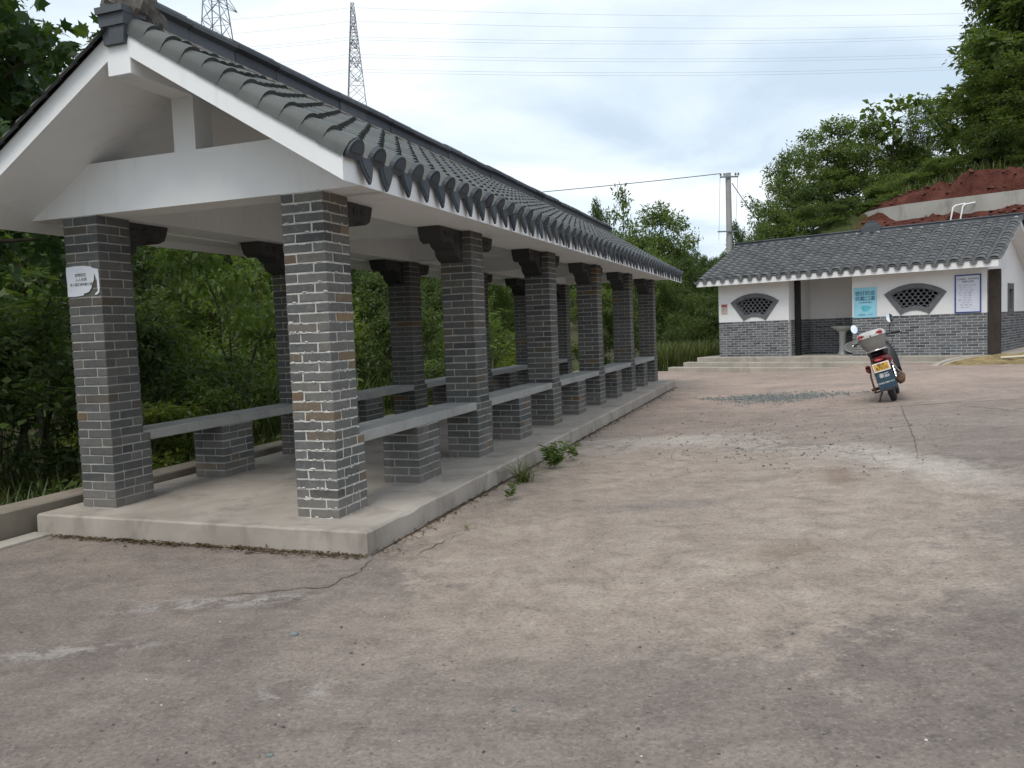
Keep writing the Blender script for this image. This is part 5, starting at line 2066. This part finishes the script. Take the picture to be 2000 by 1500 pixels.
# ------------------------------------------------------------------ grasses and undergrowth (uncountable)
def blades(name, pts, hs, seed, mat, label, w=0.016, bend=0.5):
    rs = np.random.RandomState(seed)
    n = len(pts)
    az = rs.uniform(0, 6.28, n)
    d = np.stack([np.cos(az), np.sin(az), np.zeros(n)], 1)
    s = np.stack([-np.sin(az), np.cos(az), np.zeros(n)], 1)
    k = bend * rs.uniform(.3, 1.2, n)[:, None]
    h = hs[:, None]
    up = np.array([0, 0, 1.0])
    V = []
    for t, ww in ((0, 1), (.45, .85), (.8, .5), (1, .06)):
        c = pts + d * h * k * t ** 2 + up * h * (t - .25 * k * t * t)
        V += [c - s * w * ww, c + s * w * ww]
    V = np.stack(V, 1)
    b = np.arange(n)[:, None] * 8
    F = np.concatenate([b + np.array([[2 * i, 2 * i + 1, 2 * i + 3, 2 * i + 2]]) for i in range(3)], 0)
    o = new_obj(name, np_mesh(name, V.reshape(-1, 3), F, MAT[mat]))
    return tag(o, label, "grass", kind="stuff")


rs = np.random.RandomState(4)


def pav_pts(n, u0, u1, v0, v1):
    U, V = rs.uniform(u0, u1, n), v0 + (v1 - v0) * rs.uniform(0, 1, n) ** 1.4
    x, y = pav_np(U, V)
    return np.stack([x, y, np.array([ground_at(a, b) for a, b in zip(x, y)]) - .02], 1)


P = pav_pts(9000, -7, 21, 3.5, 8)
blades("grass", P, rs.uniform(.15, .5, len(P)), 6, "grass_dry", "tall grass along the low wall behind the shelter", .009, .7)
P = pav_pts(1500, 3.0, 16, 4.8, 8)
blades("grass", P, rs.uniform(.6, 1.4, len(P)), 7, "grass_blade", "reedy grass between the shrubs behind the shelter", .014, .55)
# grass mound between shelter and restroom
n = 7000
px = rs.uniform(1270, 1420, n); Z = rs.uniform(26.4, 31, n)
q = [at(a, 700, b) for a, b in zip(px, Z)]
P = np.array([(a.x, a.y, ground_at(a.x, a.y) - .02) for a in q])
blades("grass", P, rs.uniform(.35, 1.25, n), 8, "grass_blade", "bright green grass beside the restroom steps", .016, .6)
# grass along the crest of the red bank
n = 5000
A = rs.uniform(-7, 6, n); Dd = 9.2 + rs.uniform(-.1, 2.8, n) ** 1.0
P = np.stack([H_O.x + HE.x * A + HD.x * Dd, H_O.y + HE.y * A + HD.y * Dd, hill_z(A, Dd) - .03], 1)
blades("grass", P, rs.uniform(.2, .6, n), 9, "grass_blade", "grass fringe along the crest of the red bank", .015, .7)
# leafy undergrowth
U, V = rs.uniform(-7, 21, 16000), 3.5 + 9 * rs.uniform(0, 1, 16000) ** 1.3
x, y = pav_np(U, V)
z = np.array([ground_at(a, b) for a, b in zip(x, y)]) + rs.uniform(0.02, .5, len(x)) * (0.5 + .5 * wave(x, y))
dv = rs.normal(size=(len(x), 3)); dv[:, 2] *= .4
Vv, Ff = leaf_cards(np.stack([x, y, z], 1), dv, rs.uniform(.06, .15, len(x)), rs)
tag(new_obj("undergrowth", np_mesh("undergrowth", Vv, Ff, MAT["leaf_mid"])), "low leafy undergrowth behind the shelter", "undergrowth", kind="stuff")

# weeds at the foot of the platform
def weed(name, px, py, n, L, lab, mat="leaf_mid", tuft=False, cat="weed"):
    x, y = gp(px, py, 0.0)
    r2 = np.random.RandomState(int(px))
    if tuft:
        pts = np.stack([r2.normal(0, .035, n), r2.normal(0, .03, n), np.zeros(n)], 1)
        az = r2.uniform(0, 6.28, n)
        V = []
        d = np.stack([np.cos(az), np.sin(az), np.zeros(n)], 1); s = np.stack([-np.sin(az), np.cos(az), np.zeros(n)], 1)
        h = r2.uniform(.4, 1.1, n)[:, None] * L; k = r2.uniform(.7, 1.7, n)[:, None]
        for t, ww in ((0, 1), (.45, .85), (.8, .5), (1, .06)):
            c = pts + d * h * k * t ** 2 + np.array([0, 0, 1]) * h * (t - .45 * k * t * t)
            V += [c - s * .004 * ww, c + s * .004 * ww]
        V = np.stack(V, 1).reshape(-1, 3)
        b = np.arange(n)[:, None] * 8
        F = np.concatenate([b + np.array([[2 * i, 2 * i + 1, 2 * i + 3, 2 * i + 2]]) for i in range(3)], 0)
        me = np_mesh("foliage", V, F, MAT["grass_blade"])
    else:
        Ps, Ds, Ls = [], [], []
        for sidx in range(max(3, n // 12)):
            az, ln = r2.uniform(0, 6.28), L * r2.uniform(.5, 1)
            tip = np.array([math.cos(az) * ln * .45, math.sin(az) * ln * .45, ln])
            for j in range(12):
                t = r2.uniform(.2, 1)
                Ps.append(tip * t); a2 = r2.uniform(0, 6.28)
                Ds.append([math.cos(a2), math.sin(a2), r2.uniform(-.1, .6)]); Ls.append(L * .33 * r2.uniform(.6, 1.2))
        V, F = leaf_cards(np.array(Ps), np.array(Ds), np.array(Ls), r2, .3)
        me = np_mesh("foliage", V, F, MAT[mat])
    e = empty(name, (x, y, float(ground_z(x, y)) + .003))
    tag(e, lab, cat)
    new_obj("foliage", me, e)
    return e


weed("weed_plant", 1083, 915, 170, .30, "bushiest green weed growing at the foot of the platform", "leaf_light")
weed("weed_plant", 1118, 900, 90, .22, "smaller weed just behind the bushiest one by the platform", "leaf_light")
weed("grass_tuft", 1022, 942, 110, .36, "grass tuft sprawling beside the bushy weed at the platform", tuft=True, cat="grass tuft")
weed("weed_plant", 991, 978, 50, .2, "lone small weed nearest to the platform's near corner", "leaf_light")
weed("weed_plant", 911, 1036, 14, .06, "tiny green sprout in the yard crack", "leaf_light")

# ================================================================== POLE, PYLONS, WIRES, BANK WALL
P = at(1422, 338, 32)
g = ground_at(P.x, P.y)
pole = empty("utility_pole", (P.x, P.y, g))
tag(pole, "round concrete utility pole with short steel crossarm behind the restroom", "utility pole")
hp_ = P.z - g
b = MB(); b.tube([(0, 0, -.5), (0, 0, hp_)], [.14, .105], 14); b.build("shaft", MAT["concrete_pole"], pole)
b = MB(); b.box(-.36, .36, -.16, -.115, hp_ - .2, hp_ - .145); b.build("crossarm", MAT["steel_lattice"], pole)
for dx in (-.34, -.2, .25, .36):
    b = MB(); b.lathe([(.02, 0), (.045, .02), (.03, .05), (.045, .07), (.015, .11)], 10, Matrix.Translation((dx, -.165, hp_ - .13))); b.build("insulator", MAT["insulator"], pole)
b = MB(); b.box(-.5, .3, -.17, -.13, hp_ - 2.33, hp_ - 2.28); b.build("lower_crossarm", MAT["steel_lattice"], pole)


def wire(name, a, b_, sag, rad, mat, label, group=None, cat="cable", n=24):
    a, b_ = Vector(a), Vector(b_)
    o = a
    pts = []
    for i in range(n + 1):
        t = i / n
        p = a.lerp(b_, t)
        p.z -= sag * 4 * t * (1 - t)
        pts.append(p - o)
    mb = MB(); mb.tube(pts, rad, 5, True, False)
    ob = mb.build(name, MAT[mat], None, tuple(o))
    return tag(ob, label, cat, group)


top = Vector((P.x, P.y, P.z))
wire("overhead_cable", top + Vector((-.34, -.165, -.04)), at(300, 416, 46), .35, .016, "cable", "black cable running from the pole over the shelter's ridge", None)
wire("dropper_cable", top + Vector((-.36, -.16, -.12)), at(1404, 470, 31.8), -.02, .007, "cable", "thin cable hanging along the pole's side nearer the shelter")
wire("dropper_cable", top + Vector((.34, -.16, -.12)), at(1437, 445, 31.8), -.02, .007, "cable", "thin cable hanging along the pole's hill side")
wire("guy_wire", top + Vector((.12, -.1, -.42)), at(1486, 438, 31.0), .02, .018, "cable", "slanting guy wire from the pole towards the hillside trees")


def pylon(name, topP, w_top, slope, panels, label, rz=0.0):
    g = ground_at(topP.x, topP.y)
    e = empty(name, (topP.x, topP.y, g), rz)
    tag(e, label, "pylon")
    H = topP.z - g
    zs = [H]
    for k in range(panels):
        w = w_top + slope * (H - zs[-1])
        zs.append(max(0, zs[-1] - max(.9, w * .95)))
        if zs[-1] <= 0:
            break
    if zs[-1] > 0:
        zs.append(0)
    hw = lambda z: (w_top + slope * (H - z)) / 2
    b = MB()
    cs = [(-1, -1), (1, -1), (1, 1), (-1, 1)]
    for cx, cy in cs:
        b.tube([(cx * hw(H), cy * hw(H), H), (cx * hw(0), cy * hw(0), 0)], [.06, .13], 4, False, False)
    for i in range(len(zs) - 1):
        z1, z0 = zs[i], zs[i + 1]
        dense = H - 9.5 < z1 < H - 1
        for k in range(4):
            (ax, ay), (bx, by) = cs[k], cs[(k + 1) % 4]
            b.tube([(ax * hw(z1), ay * hw(z1), z1), (bx * hw(z0), by * hw(z0), z0)], .038, 4, False, False)
            b.tube([(bx * hw(z1), by * hw(z1), z1), (ax * hw(z0), ay * hw(z0), z0)], .038, 4, False, False)
            if dense or i % 2 == 0:
                b.tube([(ax * hw(z1), ay * hw(z1), z1), (bx * hw(z1), by * hw(z1), z1)], .035, 4, False, False)
            if dense:
                zm = (z0 + z1) / 2
                b.tube([(ax * hw(zm), ay * hw(zm), zm), (bx * hw(zm), by * hw(zm), zm)], .03, 4, False, False)
    b.build("lattice_mast", MAT["steel_lattice"], e)
    for dz, ln in ((2.0, 3.0), (5.0, 4.6), (7.5, 5.4), (9.8, 4.8)):
        z = H - dz
        for sg in (-1, 1):
            a = MB()
            tip = (0, sg * (hw(z) + ln), z + .1)
            for cx in (-1, 1):
                a.tube([(cx * hw(z), sg * hw(z), z - .45), tip], .04, 4, False, False)
                a.tube([(cx * hw(z), sg * hw(z), z + .45), tip], .04, 4, False, False)
            a.build("crossarm", MAT["steel_lattice"], e)
    return e


T1 = at(688, 6, 120)
pylon("pylon", T1, .45, .15, 40, "whole steel lattice pylon tapering to a point above the ridge", R(8))
pylon("pylon", at(410, -160, 104), .6, .15, 40, "steel lattice pylon cut by the photo's upper edge", R(-10))
WN = {(15, 0): "topmost single thin wire", (41, 0): "second single thin wire", (72, 0): "upper wire of the highest pair", (72, 1): "lower wire of the highest pair", (106, 0): "upper wire of the middle pair",
      (106, 1): "lower wire of the middle pair", (135, 0): "upper wire of the lowest pair", (135, 1): "lower wire of the lowest pair"}
SP = "spans of the high-voltage line between the pylons"
for (y0, yr, yl, pair) in ((15, 22, 46, 0), (41, 44, 75, 0), (72, 62, 100, 1), (106, 98, 140, 1), (135, 122, 172, 1)):
    for k in range(2 if pair else 1):
        oz = .0 if k == 0 else -.42
        a = at(694, y0, 118); a.z += oz
        c = at(2150, yr - 6, 150); c.z += oz * 1.2
        d = at(180, yl, 130); d.z += oz
        wire("power_line", a, c, 1.3, .015, "wire_grey", WN[(y0, k)] + " stretching right of the whole pylon", SP, "power line", 30)
        wire("power_line", at(684, y0, 118) + Vector((0, 0, oz)), d, .7, .015, "wire_grey", WN[(y0, k)] + " stretching left of the whole pylon", "left spans of the high-voltage line", "power line", 16)

# curved retaining wall in the red bank
path = [(-6.1, 10.0), (-6.0, 9.2), (-5.7, 8.6), (-5.1, 8.22), (-4.2, 8.08), (-3, 8.04), (-1.5, 8.04), (0, 8.05), (2, 8.05), (5, 8.1), (9, 8.2), (14, 8.4)]
vs, fs = [], []
for i, (a, d) in enumerate(path):
    a0, d0 = path[max(i - 1, 0)]; a1, d1 = path[min(i + 1, len(path) - 1)]
    t = Vector((a1 - a0, d1 - d0)).normalized(); nn = Vector((-t.y, t.x))
    zt = 5.44 - .07 * math.exp(-(a + 6.1) ** 2)
    for (o_, z) in ((-.1, 4.0), (-.1, zt), (.1, zt), (.1, 4.0)):
        vs.append((a + nn.x * o_, d + nn.y * o_, z))
for i in range(len(path) - 1):
    for k in range(3):
        fs.append((i * 4 + k, i * 4 + 4 + k, i * 4 + 5 + k, i * 4 + 1 + k))
fs.append((0, 1, 2, 3))
b = MB(); b.add(vs, fs)
o = b.build("retaining_wall", MAT["concrete_wall"], None, None, HM.copy())
tag(o, "stained curved concrete retaining wall set in the red earth bank", "wall")
# white pipe rail behind the roof
rail = empty("pipe_rail", HM @ Vector((-2.4, 7.6, 4.3)), -H_ANG)
tag(rail, "pair of bent white pipes sticking up behind the roof ridge", "pipe")
for dx in (-.28, .02):
    b = MB(); b.tube([(dx, 0, 0), (dx + .05, 0, .4), (dx + .12, 0, .78), (dx + .18, .05, .84), (dx + .42, .3, .9)], .026, 8)
    b.build("pipe", MAT["pvc_white"], rail)

# ================================================================== GRAVEL AND LITTER
def stones(name, pts, sz, seed, mat, label):
    r3 = np.random.RandomState(seed)
    base = np.array([(1, 0, 0), (-1, 0, 0), (0, 1, 0), (0, -1, 0), (0, 0, 1), (0, 0, -1), (.62, .62, .5), (-.62, .6, .45), (.6, -.62, .45), (-.6, -.62, .5)], float)
    tri = np.array([(0, 6, 4), (6, 2, 4), (2, 7, 4), (7, 1, 4), (1, 9, 4), (9, 3, 4), (3, 8, 4), (8, 0, 4), (0, 2, 6), (2, 1, 7), (1, 3, 9), (3, 0, 8)])
    n = len(pts)
    V = base[None] * r3.uniform(.65, 1.3, (n, 10, 1)) * sz[:, None, None] * np.array([1, .8, .6])
    a = r3.uniform(0, 6.28, n)
    c, s = np.cos(a)[:, None], np.sin(a)[:, None]
    X = V[:, :, 0] * c - V[:, :, 1] * s
    Y = V[:, :, 0] * s + V[:, :, 1] * c
    V = np.stack([X, Y, V[:, :, 2]], -1) + pts[:, None, :]
    F = (tri[None] + (np.arange(n) * 10)[:, None, None]).reshape(-1, 3)
    o = new_obj(name, np_mesh(name, V.reshape(-1, 3), F, MAT[mat]))
    return tag(o, label, "gravel", kind="stuff")


def ypts(x, y, sz, k=.25):
    return np.stack([x, y, ground_z(x, y) + .006 * wave(x, y, .7) + sz * k], 1)


rs = np.random.RandomState(24)
n = 1600
A = rs.uniform(-5.6, 6, n)
Dd = np.where(rs.uniform(0, 1, n) < .55, rs.uniform(8.3, 9.15, n), rs.uniform(7.3, 7.88, n))
sz = .02 + .09 * rs.uniform(0, 1, n) ** 4
stones("rubble", np.stack([H_O.x + HE.x * A + HD.x * Dd, H_O.y + HE.y * A + HD.y * Dd, hill_z(A, Dd) + sz * .2], 1), sz, 11, "clod_red", "red clods and rubble lying on the earth bank")
rs = np.random.RandomState(14)
c0, c1 = Vector((*gp(1385, 776, .03), 0)), Vector((*gp(1655, 774, .06), 0))
n = 2300
t = rs.normal(.5, .26, n); w = rs.normal(0, .34, n) * (0.5 + np.sin(np.pi * np.clip(t, 0, 1)))
dirn = (c1 - c0).normalized(); nor = Vector((-dirn.y, dirn.x, 0))
x = c0.x + (c1.x - c0.x) * t + nor.x * w; y = c0.y + (c1.y - c0.y) * t + nor.y * w
sz = .006 + .02 * rs.uniform(0, 1, n) ** 1.6
stones("gravel", ypts(x, y, sz, .35), sz, 1, "gravel_blue", "heap of blue-grey gravel spread on the far yard")
n = 900
px, py = rs.normal(1500, 170, n), rs.normal(850, 38, n)
xy = np.array([gp(a, max(b, 790), .03) for a, b in zip(px, py)])
sz = .007 + .014 * rs.uniform(0, 1, n) ** 3
stones("gravel", ypts(xy[:, 0], xy[:, 1], sz), sz, 2, "pebble", "loose dark stones scattered in front of the gravel heap")
n = 1500
px, py = rs.uniform(-50, 2050, n), 880 + 640 * rs.uniform(0, 1, n) ** .8
xy = np.array([gp(a, b, .0) for a, b in zip(px, py)])
v = (xy[:, 0] - PAV_O.x) * PV.x + (xy[:, 1] - PAV_O.y) * PV.y
u_ = (xy[:, 0] - PAV_O.x) * PU.x + (xy[:, 1] - PAV_O.y) * PU.y
ok = ~((v > -.02) & (u_ > -.02)) & (v < 2.8)
xy = xy[ok]; sz = .0018 + .0085 * rs.uniform(0, 1, len(xy)) ** 6
stones("gravel", ypts(xy[:, 0], xy[:, 1], sz), sz, 3, "pebble", "fine grit strewn over the near yard")
n = 30
px, py = rs.uniform(100, 1900, n), rs.uniform(1040, 1480, n)
xy = np.array([gp(a, b, .0) for a, b in zip(px, py)])
v = (xy[:, 0] - PAV_O.x) * PV.x + (xy[:, 1] - PAV_O.y) * PV.y
u_ = (xy[:, 0] - PAV_O.x) * PU.x + (xy[:, 1] - PAV_O.y) * PU.y
xy = xy[~((v > -.02) & (u_ > -.02))]
sz = rs.uniform(.003, .007, len(xy))
stones("gravel", ypts(xy[:, 0], xy[:, 1], sz), sz, 4, "chip_white", "pale chips scattered over the near yard")
for (px, py, s_, lab) in ((575, 1241, .019, "larger grey stone lying alone left of the yard's middle"), (528, 1477, .012, "small bluish stone by the photo's lower edge"), (1002, 1388, .008, "small dark stone in the near middle of the yard")):
    x, y = gp(px, py)
    r3 = random.Random(px)
    b = MB()
    b.lathe([(.002, s_ * .8), (s_ * .7, s_ * .6), (s_, .1 * s_), (s_ * .75, -s_ * .3)], 9)
    b.v = [(p[0] * 1.3 + r3.uniform(-.2, .2) * s_, p[1] + r3.uniform(-.2, .2) * s_, p[2] + r3.uniform(-.15, .15) * s_) for p in b.v]
    tag(b.build("stone", MAT["gravel_blue"], None, (x, y, float(ground_z(x, y)) + s_ * .25)), lab, "stone")

# leaf litter and dirt along the foot of the platform
n = 2200
tt = rs.uniform(0, 1, n)
side = rs.uniform(0, 1, n) < .6
u_ = np.where(side, rs.uniform(0, 14.4, n), -np.abs(rs.normal(0, .05, n)) - .01)
v = np.where(side, -np.abs(rs.normal(0, .07, n)) - .008, rs.uniform(0, 2.8, n))
x, y = pav_np(u_, v)
dv = rs.normal(size=(n, 3)); dv[:, 2] *= .12
Vv, Ff = leaf_cards(np.stack([x, y, ground_z(x, y) + .012], 1), dv, rs.uniform(.012, .045, n), rs, .45, 3.0)
tag(new_obj("fallen_leaves", np_mesh("fallen_leaves", Vv, Ff, MAT["leaf_fallen"])), "dry leaf litter along the foot of the platform", "leaf litter", kind="stuff")
for (a, b_, rad, lab) in (((478, 1083), (535, 1079), .006, "dark straight twig lying before the platform's near face"), ((225, 1055), (262, 1056), .004, "short twig lying left below the platform's near face")):
    p0, p1 = gp(*a), gp(*b_)
    m_ = MB(); m_.tube([(0, 0, 0), ((p1[0] - p0[0]) * .5, (p1[1] - p0[1]) * .5, .008), (p1[0] - p0[0], p1[1] - p0[1], .002)], rad, 6)
    tag(m_.build("twig", MAT["twig"], None, (p0[0], p0[1], .009)), lab, "twig")
